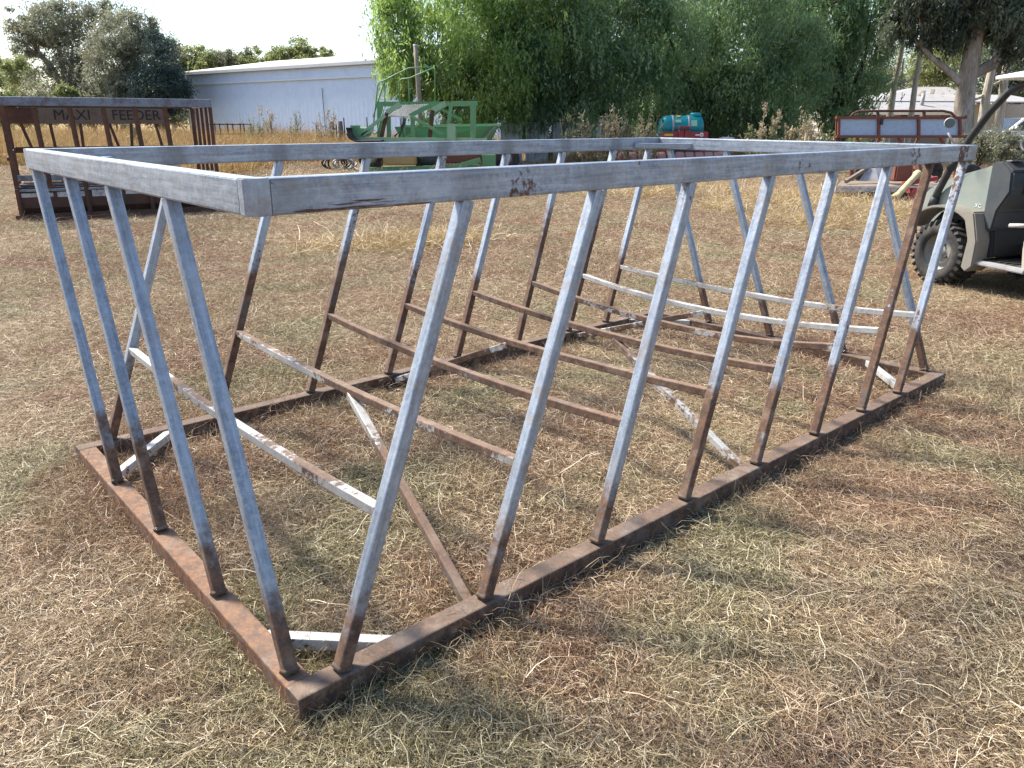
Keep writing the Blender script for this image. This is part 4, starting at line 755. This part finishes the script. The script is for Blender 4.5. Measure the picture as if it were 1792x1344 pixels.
# ------------------------------------------------------------------ red implement with teal tank
def sprayer():
    Y = 27.; o = gnd(1195, 293); t = thing('red_implement', o, 'red tillage implement frame with roller packer carrying the spray tank', 'farm machine')
    def bx(nm, px0, py0, px1, py1, dep, dy, mat, bev=.01, par=t):
        a = at(px0, py0, Y + dy); b = at(px1, py1, Y + dy); q = MB(); q.box(((a.x + b.x) / 2, a.y + dep / 2, (a.z + b.z) / 2), (abs(b.x - a.x), dep, abs(a.z - b.z))); return q.build(nm, M[mat], par, bev)
    bm = bx('front_beam', 1160, 230.5, 1239, 243, .3, 0, 'red'); bx('decal', 1163, 234, 1178, 238, .01, -.014, 'yellow', 0, bm)
    e = at(1228, 236, Y - .012); q = MB(); q.lathe(e, (0, 1, 0), [(0, 0), (.07, 0), (.07, .01)], 20); q.build('round_emblem', M['white'], bm)
    q = MB(); q.lathe(e - Vector((0, .004, 0)), (0, 1, 0), [(0, 0), (.02, 0), (.02, .004)], 10); q.build('emblem_dot', M['red'], bm)
    bx('name_plate', 1217, 235, 1224, 237.5, .01, -.013, 'white', 0, bm)
    for x0, x1 in ((1190, 1196), (1199, 1206)): bx('mast', x0, 221, x1, 246, .25, -.1, 'red')
    bx('mast_pin', 1188, 224, 1208, 227, .08, -.2, 'charcoal')
    bx('lower_beam', 1176, 262, 1242, 270, .3, .2, 'charcoal'); bx('side_frame', 1226, 243, 1240, 280, .2, .1, 'red'); bx('side_frame', 1162, 243, 1172, 285, .2, .1, 'red')
    bx('side_frame', 1224, 270, 1246, 284, .3, -.2, 'red')
    bx('wing_beam', 1078, 266, 1172, 271, .16, .4, 'red')
    for k in range(11):
        x = 1082 + k * 16.6
        if 1160 < x < 1176: continue
        c = at(x, 275, Y - .1); q = MB(); q.lathe(c, (1, 0, 0), [(0, 0), (.14, 0), (.17, .04), (.17, .25), (.14, .29), (0, .29)], 16); q.build('packer_roller', M['pink'], t)
    for x in (1080, 1130, 1240, 1262): bx('tine', x, 268, x + 5, 292, .06, .3, 'oxide', 0)
    for x in (1186, 1214): bx('stand', x, 262, x + 5, 293, .1, .9, 'charcoal', 0)
    p0 = at(1156, 222, Y + .75); p1 = at(1229, 222, Y + .75); p0.z = p1.z = (at(1190, 201, Y + .75).z + at(1190, 243, Y + .75).z) / 2; rr_ = (at(1190, 203, Y + .75).z - at(1190, 243, Y + .75).z) / 2; ln = p1.x - p0.x
    tk = thing('spray_tank', p0 - Vector((0, 0, rr_)), 'glossy teal plastic spray tank strapped on the red implement', 'tank')
    q = MB(); q.lathe(p0, (1, 0, 0), [(0, -.02), (rr_ * .6, 0), (rr_ * .9, .06), (rr_, .16), (rr_, .38), (rr_ * .97, .4), (rr_ * .97, .43), (rr_, .45), (rr_, .86), (rr_ * 1.03, .92), (rr_ * 1.05, 1.1), (rr_ * 1.02, ln - .16), (rr_ * .9, ln - .05), (rr_ * .6, ln), (0, ln + .02)], 32); body = q.build('barrel', M['teal'], tk)
    for x in (.33, .86): q = MB(); q.lathe(p0 + Vector((x, 0, 0)), (1, 0, 0), [(rr_ * 1.0, 0), (rr_ * 1.045, 0), (rr_ * 1.045, .07), (rr_, .07)], 32); q.build('strap', M['tin'], tk)
    q = MB(); q.lathe(p0 + Vector((1.15, 0, rr_ * .98)), (0, 0, 1), [(.2, 0), (.2, .07), (.14, .1), (0, .1)], 18); q.build('lid', M['teal'], tk)
    q = MB(); q.lathe(p0 + Vector((.55, 0, rr_ * .96)), (0, 0, 1), [(.07, 0), (.07, .06), (0, .06)], 12); q.build('breather', M['black'], tk)
    for x, z, w_, h_, mt in ((.55, .33, .13, .10, 'yellow'), (.52, .18, .2, .1, 'lime'), (1.05, .12, .2, .2, 'lime')):
        yy = -math.sqrt(max(rr_ ** 2 - z ** 2, .01)); q = MB(); n_ = Vector((0, yy, z)).normalized(); c = p0 + Vector((x, 0, 0)) + n_ * (rr_ + .012); u_ = Vector((1, 0, 0)); v_ = n_.cross(u_)
        q.extrude([c - u_ * w_ / 2 - v_ * h_ / 2, c + u_ * w_ / 2 - v_ * h_ / 2, c + u_ * w_ / 2 + v_ * h_ / 2, c - u_ * w_ / 2 + v_ * h_ / 2], n_ * .006); q.build('label_sticker', M[mt], tk)
    q = MB(); q.sweep([p0 + Vector((-.02, -.2, .25)), p0 + Vector((-.08, -.25, -.1)), p0 + Vector((-.1, -.25, -.45))], rect(.1, .05)); q.build('sight_tube', M['teal'], tk)
    for x in (.3, .9, 1.35): q = MB(); q.box(p0 + Vector((x, 0, -rr_ - .02)), (.1, .8, .12)); q.build('saddle', M['red'], tk)
sprayer()

# ------------------------------------------------------------------ rusty panel trailer
def panel_trailer():
    Y = 19.5; o = at(1575, 320, Y); o.z = 0; t = thing('panel_feeder', o, 'red-brown feeder trailer with silver sheet panels and hoop rail', 'feeder trailer')
    def bar(nm, a, b, w=.07, dy=0., mat='oxide', d=.07): q = MB(); q.bar(at(*a, Y + dy), at(*b, Y + dy), d, w); return q.build(nm, M[mat], t)
    D = 1.5
    for dy in (0, D):
        bar('top_beam', (1463, 206), (1690, 206), .06, dy); bar('bottom_beam', (1463, 239), (1690, 239), .06, dy)
        bar('low_beam', (1468, 268), (1690, 268), .08, dy)
    for x in (1468, 1538, 1608, 1680):
        for dy in (0, D): bar('upright', (x, 207), (x, 240), .055, dy - .01, 'oxide', .055)
    for x, x2 in ((1540, 1524), (1572, 1590), (1608, 1592), (1645, 1660), (1500, 1510)): bar('lower_stay', (x, 241), (x2, 268), .05, .01)
    for x in (1490, 1600, 1672):
        for dy in (0, D): bar('leg', (x, 268), (x, 318), .08, dy)
    for k, (a, b) in enumerate(((1471, 1535), (1541, 1605), (1611, 1677))):
        q = MB(); p = [at(a, 237.5, Y + .02), at(b, 237.5, Y + .02), at(b, 208, Y + .02), at(a, 208, Y + .02)]; q.extrude(p, (0, .012, 0)); q.build('sheet_panel', M['panel'], t, rust_height=0., rust_patch=.12)
    for y in (205, 239):
        for x in (1463, 1690): q = MB(); q.bar(at(x, y, Y + .04), at(x, y, Y + D - .04), .07, .08); q.build('end_beam', M['oxide'], t)
    for k in range(3): q = MB(); q.bar(at(1464, 208, Y + .4 + .4 * k), at(1464, 268, Y + .4 + .4 * k), .04, .05); q.build('end_stay', M['oxide'], t)
    for dy in (.3, D - .2):
        q = MB(); q.tube([at(1488, 205, Y + dy), at(1493, 199, Y + dy), at(1502, 195, Y + dy), at(1530, 194, Y + dy), at(1650, 194, Y + dy), at(1664, 197, Y + dy), at(1672, 205, Y + dy)], .03, 7); q.build('hoop_rail', M['rust'], t)
        for x in (1536, 1617): bar('hoop_post', (x, 195), (x, 205), .05, dy, 'rust')
    q = MB(); a = at(1543, 213, Y - .05); q.box(a, (.06, .04, .14)); q.build('latch', M['black'], t)
    for x in (1545, 1665):
        c = at(x, 300, Y + .8); c.z = .3
        for s in (-.9, .9): q = MB(); q.lathe(c + Vector((0, s, 0)), (0, 1, 0), [(.0, 0), (.18, 0), (.28, .01), (.3, .05), (.3, .15), (.28, .19), (0, .19)], 20); q.build('wheel', M['rubber'], t)
panel_trailer()

# ------------------------------------------------------------------ slasher mower with drive shaft
def mower():
    o = gnd(1560, 352); Y = o.y; t = thing('slasher_mower', o, 'weathered slasher mower with red gearbox cover and flat deck', 'mower')
    zt = at(1500, 326, Y).z; zb_ = .12
    q = MB(); a = at(1463, 326, Y); b = at(1650, 330, Y); q.extrude([Vector((a.x, Y, zb_)), Vector((b.x, Y, zb_)), Vector((b.x, Y, zt)), Vector((a.x, Y, zt))], (.72, 1.55, 0)); q.build('deck', M['deck'], t, .02)
    q = MB(); q.bar(Vector((a.x - .02, Y - .03, zt - .06)), Vector((b.x, Y - .03, zt - .06)), .04, .1); q.build('deck_edge', M['scuff'], t)
    q = MB(); q.bar(Vector((a.x - .02, Y - .05, .1)), Vector((b.x, Y - .05, .1)), .05, .05); q.build('skid_runner', M['rust'], t)
    for k in range(22): q = MB(); x = a.x + .06 + k * .105; q.bar(Vector((x, Y - .02, .03)), Vector((x, Y - .02, zb_ + .06)), .02, .02); q.build('chain_guard', M['charcoal'], t)
    for p0, p1 in (((1480, 318), (1520, 293)), ((1640, 318), (1600, 291))): q = MB(); q.bar(at(*p0, Y + .5), at(*p1, Y + 1.0), .06, .07); q.build('brace', M['deck'], t)
    q = MB(); q.extrude([at(1505, 317, Y + .7), at(1590, 317, Y + .7), at(1585, 291, Y + 1.), at(1520, 292, Y + 1.)], (0, .03, .02)); q.build('shield_plate', M['tin'], t)
    q = MB(); p = at(1575, 302, Y + .45); q.box(p, (.36, .36, .34)); q.build('gearbox_cover', M['oxide'], t, .03)
    q = MB(); q.bar(at(1612, 318, Y + .4), at(1604, 278, Y + .6), .08, .1); q.build('hitch_post', M['oxide'], t)
    q = MB(); q.bar(at(1580, 322, Y - .2), at(1640, 312, Y - .2), .09, .08); q.build('hitch_arm', M['red'], t)
    s0 = at(1607, 303, Y - .1); s1 = at(1563, 350, Y - .75); q = MB(); q.lathe(s0, s1 - s0, [(0, 0), (.075, 0), (.085, .06), (.07, .1), (.06, .14), (.06, (s1 - s0).length - .22), (.075, (s1 - s0).length - .16), (.085, (s1 - s0).length - .08), (0, (s1 - s0).length - .06)], 14); q.build('drive_shaft_guard', M['cream'], t)
    q = MB(); d = (s1 - s0).normalized(); q.box(s1 - d * .02, (.11, .09, .14)); q.box(s1 + d * .06 + Vector((.04, 0, 0)), (.04, .08, .13)); q.box(s1 + d * .06 - Vector((.05, 0, 0)), (.04, .08, .13)); q.build('yoke', M['charcoal'], t, .008)
    q = MB(); q.box(at(1598, 345, Y - .5), (.1, .12, .26)); q.box(at(1598, 334, Y - .35), (.16, .3, .1)); q.build('hitch_pin', M['red'], t, .01)
mower()

# ------------------------------------------------------------------ utility vehicle
def utv():
    w0 = gnd(1640, 497); hd = Vector((-.30, .954, 0)).normalized(); lf = Vector((-hd.y, hd.x, 0)); o = w0 - lf * .60
    o.z = 0; t = thing('utility_vehicle', o, 'dusty sage-green utility vehicle with white roof and knobbly tyres', 'utility vehicle', rz=math.atan2(hd.y, hd.x), local=True)
    def sym(f):
        for s in (1, -1): f(s)
    R_ = .325
    def wheel(x, y):
        s = 1 if y > 0 else -1; w = .26; q = MB(); c = Vector((x, y, R_))
        q.lathe(c - Vector((0, w / 2, 0)), (0, 1, 0), [(.17, .02), (.20, -.005), (.26, -.01), (.295, .02), (.302, .05), (.304, w / 2), (.302, w - .05), (.295, w - .02), (.26, w + .01), (.20, w + .005), (.17, w - .02)], 40)
        for k in range(26):
            a = 2 * math.pi * k / 26
            for h_ in (-1, 1):
                aa = a + (0 if h_ > 0 else math.pi / 26); e = Vector((math.cos(aa), 0, math.sin(aa))); tn = Vector((-math.sin(aa), 0, math.cos(aa)))
                p0 = c + e * .308 + Vector((0, h_ * .012, 0)) + tn * .035; p1 = c + e * .300 + Vector((0, h_ * .128, 0)) - tn * .02; p2 = c + e * .276 + Vector((0, h_ * .132, 0)) - tn * .022
                q.sweep([p0, p1, p2], rect(.034, .030), e)
        ty = q.build('tyre', M['rubber'], t)
        q = MB(); f = c + Vector((0, s * (w / 2 - .035), 0)); q.lathe(f, (0, s, 0), [(.205, .025), (.195, .03), (.185, .0), (.17, -.04), (.13, -.055), (.115, -.03), (.10, -.03), (.06, -.03), (.055, -.005), (0, -.005)], 32); q.build('rim', M['rim'], ty)
        q = MB()
        for k in range(4): a = 2 * math.pi * k / 4 + .4; q.lathe(f + Vector((math.cos(a) * .083, -s * .03, math.sin(a) * .083)), (0, s, 0), [(.012, 0), (.012, .02), (0, .02)], 6)
        q.build('wheel_nuts', M['charcoal'], ty)
    for x in (0, -1.95):
        for y in (.56, -.56): wheel(x, y)
    q = MB(); q.tube([(0, -.5, R_), (0, .5, R_)], .04, 8); q.build('axle', M['black'], t); q = MB(); q.tube([(-1.95, -.5, R_), (-1.95, .5, R_)], .05, 8); q.build('axle', M['black'], t)
    prof = [(-.36, 1.18), (-.1, 1.14), (.2, 1.05), (.5, .92), (.62, .80), (.66, .62), (.6, .48), (-.36, .48)]
    q = MB(); q.extrude([(x, -.40, z) for x, z in prof], (0, .80, 0)); q.build('hood', M['sage'], t, .03)
    def panel(s):
        q = MB(); q.extrude([(x, s * .405, z) for x, z in ((-.38, 1.20), (-.05, 1.09), (.28, .86), (.30, .72), (-.12, .70), (-.34, .52), (-.40, .60))], (0, s * .12, 0)); p = q.build('side_cowl', M['sage'], t, .015)
        if s > 0: text('cowl_lettering', 'XC', .05, M['white'], (-.24, s * .528, .80), (R(90), 0, R(180)), p, .001)
        q = MB(); rr_ = .43; n = 14; out = []; inn = []
        for k in range(n + 1):
            a = R(12 + 140 * k / n); out.append((math.cos(a) * rr_, .47 + math.sin(a) * .32)); inn.append((math.cos(a) * (rr_ - .03), .47 + math.sin(a) * .29))
        q.extrude([(x, s * .44, z) for x, z in out + inn[::-1]], (0, s * .27, 0)); q.build('front_fender', M['fender'], t, .008)
        q = MB(); q.extrude([(x, s * .50, z) for x, z in ((-.30, .78), (-.38, .76), (-.47, .50), (-.47, .26), (-.40, .20), (-.34, .24), (-.36, .5), (-.27, .72))], (0, s * .22, 0)); q.build('mud_flap', M['fender'], t, .012)
        q = MB(); q.extrude([(x, s * .40, z) for x, z in ((.34, .56), (.28, .46), (-.28, .46), (-.33, .56), (-.2, .70), (.22, .70))], (0, s * .08, 0)); q.build('arch_liner', M['black'], t, .01)
    sym(panel)
    q = MB(); q.extrude([(x, -.60, z) for x, z in ((-.36, 1.21), (-.48, 1.23), (-.60, 1.14), (-.62, .96), (-.52, .78), (-.50, .60), (-.37, .56))], (0, 1.20, 0)); ds = q.build('dash', M['charcoal'], t, .02)
    for y, z, w_, h_ in ((.40, 1.0, .10, .13), (-.3, 1.0, .3, .14), (.02, 1.03, .16, .1)): q = MB(); q.box((-.615, y, z), (.02, w_, h_)); q.build('dash_recess', M['black'], ds, .004)
    q = MB(); q.tube([(-.61, .40, 1.02), (-.67, .40, 1.05)], .012, 8); q.lathe((-.67, .40, 1.05), (-1, 0, .3), [(0, -.01), (.03, 0), (.035, .03), (.02, .055), (0, .06)], 12); q.build('shift_knob', M['black'], ds)
    q = MB(); q.box((-.47, .47, 1.225), (.10, .14, .008), 0, .1); q.build('warning_label', M['tin'], ds)
    q = MB(); q.extrude([(x, -.56, z) for x, z in ((-.38, .58), (-.50, .60), (-.54, .36), (-.42, .33))], (0, 1.12, 0)); q.build('foot_well', M['black'], t, .01)
    sc_ = Vector((-.66, .38, 1.30)); ax = Vector((-.55, 0, .83)).normalized(); e1 = Vector((0, 1, 0)); e2 = ax.cross(e1); q = MB()
    q.tube([sc_ + (e1 * math.cos(2 * math.pi * k / 28) + e2 * math.sin(2 * math.pi * k / 28)) * .18 for k in range(29)], .018, 8); sw_ = q.build('steering_wheel', M['black'], t)
    q = MB()
    for a in (0, 120, 240): q.tube([sc_ - ax * .03, sc_ + (e1 * math.cos(R(a)) + e2 * math.sin(R(a))) * .17], .013, 6)
    q.lathe(sc_ - ax * .05, ax, [(0, 0), (.05, 0), (.05, .04), (0, .045)], 14); q.build('spokes', M['charcoal'], sw_)
    q = MB(); q.tube([sc_ - ax * .05, (-.45, .38, 1.05)], .028, 8); q.build('steering_column', M['black'], t)
    q = MB(); q.box((-.72, 0, .30), (.66, 1.22, .05)); fl = q.build('floor_pan', M['charcoal'], t, .01)
    for s in (1, -1): q = MB(); q.box((-.68, s * .645, .30), (.60, .07, .045)); q.build('side_step', M['tin'], fl, .012)
    for k in range(5): q = MB(); q.box((-.5 - k * .07, .5, .33), (.03, .2, .012)); q.build('tread_rib', M['black'], fl)
    q = MB(); q.extrude([(x, -.66, z) for x, z in ((-.90, .78), (-.88, .52), (-.92, .28), (-1.45, .26), (-1.55, .55), (-1.55, .80))], (0, 1.32, 0)); sb_ = q.build('seat_base', M['bone'], t, .025)
    for s in (1, -1):
        for k in range(3): q = MB(); q.box((-1.12, s * .665, .42 + .05 * k), (.16, .01, .02)); q.build('vent_slot', M['black'], sb_)
    q = MB(); q.box((-1.16, 0, .86), (.56, 1.25, .14)); q.build('seat_cushion', M['seat'], t, .04)
    q = MB(); q.box((-1.46, 0, 1.14), (.13, 1.25, .5), 0, -.15); q.build('seat_back', M['seat'], t, .04)
    q = MB(); q.tube([(-.92, .66, .70), (-.74, .67, .68)], .02, 8); q.build('hip_bar', M['tin'], t)
    q = MB(); q.extrude([(-1.76, y, z) for y, z in ((-.68, .72), (.68, .72), (.68, 1.02), (.64, 1.02), (.64, .76), (-.64, .76), (-.64, 1.02), (-.68, 1.02))], (-1.0, 0, 0)); q.build('cargo_bed', M['charcoal'], t, .01)
    for x in (-1.775, -2.755): q = MB(); q.box((x, 0, .88), (.03, 1.28, .26)); q.build('bed_gate', M['charcoal'], t, .006)
    q = MB(); q.bar((.5, 0, .4), (-2.6, 0, .46), .5, .1); q.build('chassis', M['black'], t)
    def rops(s):
        q = MB(); pts = [Vector(p) for p in ((.30, s * .56, .70), (.24, s * .56, .88), (.12, s * .56, 1.15), (-.04, s * .56, 1.42), (-.20, s * .56, 1.65), (-.36, s * .56, 1.82), (-.55, s * .55, 1.90), (-.9, s * .55, 1.92), (-1.5, s * .55, 1.92), (-1.68, s * .55, 1.86), (-1.74, s * .56, 1.7), (-1.76, s * .57, .95))]; q.tube(pts, .034, 10); q.build('roll_bar', M['black'], t)
        q = MB(); q.tube([(.13, s * .56, 1.12), (.09, s * .56, 1.21)], .043, 10); q.tube([(.28, s * .56, .74), (.25, s * .56, .84)], .043, 10); q.build('bar_clamp', M['black'], t)
    sym(rops)
    q = MB(); q.tube([(-.55, -.55, 1.91), (-.55, .55, 1.91)], .028, 8); q.build('cross_tube', M['black'], t)
    q = MB(); vs = []; nx, ny = 8, 8
    for i in range(nx + 1):
        for j in range(ny + 1):
            u, v = i / nx * 2 - 1, j / ny * 2 - 1; vs.append(Vector((-1.12 + u * .80, v * .70, 1.965 + .06 * (1 - max(abs(u), abs(v)) ** 3) - .015 * (max(abs(u), abs(v)) > .99))))
    k = len(vs); vs += [p - Vector((0, 0, .03)) for p in vs]; fs = []
    for i in range(nx):
        for j in range(ny):
            a = i * (ny + 1) + j; fs += [(a, a + 1, a + ny + 2, a + ny + 1), (k + a, k + a + ny + 1, k + a + ny + 2, k + a + 1)]
    ed = [i * (ny + 1) for i in range(nx + 1)] + [nx * (ny + 1) + j for j in range(1, ny + 1)] + [i * (ny + 1) + ny for i in range(nx - 1, -1, -1)] + [j for j in range(ny - 1, 0, -1)]
    fs += [(ed[i], ed[(i + 1) % len(ed)], k + ed[(i + 1) % len(ed)], k + ed[i]) for i in range(len(ed))]
    q.add(vs, fs, True); q.build('roof', M['white'], t)
    q = MB(); q.tube([(.0, .58, 1.36), (.03, .68, 1.37), (.06, .74, 1.46)], .009, 6); mr = q.build('mirror_arm', M['tin'], t)
    q = MB(); c = Vector((.06, .74, 1.55)); ax = Vector((-.75, .75, .05)).normalized(); e1 = Vector((0, 0, 1)); e2 = ax.cross(e1); q.lathe(c, ax, [(0, -.025), (.028, -.02), (.046, -.004), (.05, .005), (.044, .008)], 18); q.build('mirror_shell', M['tin'], mr)
    q = MB(); q.lathe(c + ax * .006, ax, [(0, 0), (.044, 0)], 18); q.build('mirror_glass', M['glass'], mr)
    q = MB(); q.tube([(.66, -.35, .42), (.74, -.3, .6), (.74, .3, .6), (.66, .35, .42)], .025, 8); q.build('bull_bar', M['black'], t)
    for s in (1, -1): q = MB(); q.lathe((.62, s * .28, .74), (1, 0, .1), [(0, .02), (.06, .02), (.075, 0), (.08, -.05)], 14); q.build('headlight', M['glass'], t)
utv()

# ------------------------------------------------------------------ house and white ute
def house():
    Y = 58; o = at(1600, 230, Y); o.z = 0; t = thing('house', o, 'low pale farmhouse with rust-streaked corrugated hip roof', 'house')
    ez = at(1600, 192, Y).z; rz = at(1635, 153, Y + 4).z; x0 = at(1478, 192, Y).x; x1 = at(1722, 192, Y).x; D = 8
    q = MB(); q.box(((x0 + x1) / 2, Y + D / 2 + .6, ez / 2), (x1 - x0 - 1, D, ez)); q.build('wall', M['wallpale'], t)
    r0 = at(1608, 153, Y + 4).x; r1 = at(1660, 153, Y + 4).x; yb = Y - .2
    e = [Vector((x0 + 1.5, yb, ez + .5)), Vector((x1, yb, ez + .5)), Vector((x1, Y + D + 1, ez + .5)), Vector((x0 + 1.5, Y + D + 1, ez + .5))]; rg = [Vector((r0, Y + 4.2, rz)), Vector((r1, Y + 4.2, rz))]
    for f in ((e[0], e[1], rg[1], rg[0]), (e[1], e[2], rg[1]), (e[2], e[3], rg[0], rg[1]), (e[3], e[0], rg[0])): q = MB(); q.extrude(f, (0, 0, .05)); q.build('roof_face', M['tin'], t)
    for k, (u0, u1, v) in enumerate(((.45, .85, .35), (.62, .95, .55), (.38, .6, .8))): a = e[0].lerp(e[1], .38 + .13 * k); b = rg[0].lerp(rg[1], v); q = MB(); q.bar(a.lerp(b, u0 * .8) + Vector((0, -.01, .06)), a.lerp(b, u1 * .85) + Vector((0, -.01, .06)), .22, .02); q.build('rust_sheet', M['deck'], t)
    q = MB(); q.extrude([Vector((x0 - .5, Y - 2.6, ez - .25)), Vector((x1 - 1, Y - 2.6, ez - .25)), Vector((x1 - 1, Y + .1, ez + .55)), Vector((x0 - .5, Y + .1, ez + .55))], (0, 0, .06)); q.build('verandah_roof', M['tin'], t)
    q = MB(); q.bar(Vector((x0 - .5, Y - 2.65, ez - .28)), Vector((x1 - 1, Y - 2.65, ez - .28)), .08, .16); q.build('fascia', M['white'], t)
    q = MB(); q.bar(Vector((x0 + 1.5, yb, ez + .5)), Vector((x1, yb, ez + .5)), .1, .14); q.build('gutter', M['ruststeel'], t)
    for k in range(5): x = x0 + (x1 - x0 - 1.5) * k / 4; q = MB(); q.bar(Vector((x, Y - 2.6, 0)), Vector((x, Y - 2.6, ez - .25)), .12, .12); q.build('verandah_post', M['white'], t)
    for k in range(3): x = x0 + 2 + (x1 - x0 - 4) * k / 2; q = MB(); q.box((x, Y + .57, 1.5), (1.2, .06, 1.2)); w_ = q.build('window', M['glass'], t); q = MB(); q.box((x, Y + .53, .85), (1.4, .12, .08)); q.build('sill', M['white'], w_)
    q = MB(); fl = at(1613, 185, Y - 1); q.tube([Vector((fl.x, Y - 1., ez)), Vector((fl.x, Y - 1., at(1613, 163, Y - 1).z))], .12, 10); q.build('flue', M['tin'], t)
    y2 = 50; c = at(1745, 190, y2); zc_ = at(1745, 180, y2).z
    q = MB(); q.extrude([Vector((at(1700, 190, y2).x, y2, zc_)), Vector((at(1830, 190, y2).x, y2, zc_)), Vector((at(1830, 190, y2).x, y2 + 4, zc_ + .5)), Vector((at(1700, 190, y2).x, y2 + 4, zc_ + .5))], (0, 0, .08))
    cp = thing('carport', Vector((c.x, y2, 0)), 'pale flat-roofed carport beyond the white ute', 'carport'); q.build('roof', M['tin'], cp)
    for x in (1702, 1760, 1826):
        for dy in (.1, 3.8): p = at(x, 190, y2 + dy); q = MB(); q.bar(Vector((p.x, y2 + dy, 0)), Vector((p.x, y2 + dy, zc_ + (.48 if dy > 1 else .01))), .12, .12); q.build('post', M['timber'], cp)
    p0 = at(1702, 190, y2 + 3.9); p1 = at(1826, 190, y2 + 3.9); q = MB(); q.box(((p0.x + p1.x) / 2, y2 + 4.1, zc_ / 2), (p1.x - p0.x, .06, zc_)); q.build('back_wall', M['wallpale'], cp)
house()
def ute():
    Y = 38.; o = gnd(1770, 264); o = at(1716, 262, Y); o.z = 0; t = thing('white_ute', o, 'white farm ute parked beyond the shrubs near the carport', 'ute')
    X = o.x
    def P(x, z, y=0.): return Vector((X + x, Y + y, z))
    q = MB(); q.extrude([P(*a) for a in ((0, .5), (0, .95), (.15, 1.08), (1.25, 1.15), (5.0, 1.15), (5.1, .5))], (0, 1.8, 0)); b = q.build('body', M['white'], t, .05)
    q = MB(); q.extrude([P(*a, .12) for a in ((1.15, 1.14), (1.85, 1.72), (3.2, 1.74), (3.4, 1.14))], (0, 1.56, 0)); c = q.build('cabin', M['white'], t, .04)
    q = MB(); q.extrude([P(*a, .10) for a in ((1.35, 1.18), (1.92, 1.66), (2.45, 1.67), (2.45, 1.18))], (0, .03, 0)); q.build('window', M['glass'], c)
    q = MB(); q.extrude([P(*a, .10) for a in ((2.52, 1.18), (2.52, 1.67), (3.12, 1.67), (3.3, 1.18))], (0, .03, 0)); q.build('window', M['glass'], c)
    q = MB(); q.extrude([P(1.17, 1.17, .25), P(1.17, 1.17, 1.55), P(1.80, 1.70, 1.5), P(1.80, 1.70, .3)], (-.02, 0, .02)); q.build('windscreen', M['glass'], c)
    for x in (.95, 4.1):
        for y in (-.02, 1.6): q = MB(); q.lathe(P(x, .36, y), (0, 1, 0), [(.0, 0), (.2, .01), (.33, 0), (.36, .04), (.36, .18), (.33, .22), (0, .22)], 22); w_ = q.build('tyre', M['rubber'], t); q = MB(); q.lathe(P(x, .36, y - .005), (0, 1, 0), [(0, 0), (.2, 0), (.2, .02)], 16); q.build('rim', M['rim'], w_)
    q = MB(); q.bar(P(-.03, .55, .05), P(-.03, .55, 1.75), .12, .2); q.build('bumper', M['black'], t)
    for y in (.25, 1.55): q = MB(); q.box(P(-.0, .85, y), (.06, .3, .14)); q.build('headlight', M['glass'], t)
    q = MB(); q.tube([P(.1, .6, .2), P(-.12, 1.05, .2), P(-.12, 1.05, 1.6), P(.1, .6, 1.6)], .035, 8); q.build('bull_bar', M['black'], t)
    q = MB(); q.tube([P(.15, 1.0, .3), P(.12, 2.0, .3)], .012, 5); q.build('aerial', M['black'], t)
    q = MB(); q.box(P(1.45, 1.3, -.05), (.1, .16, .16)); q.build('side_mirror', M['white'], t, .02)
ute()
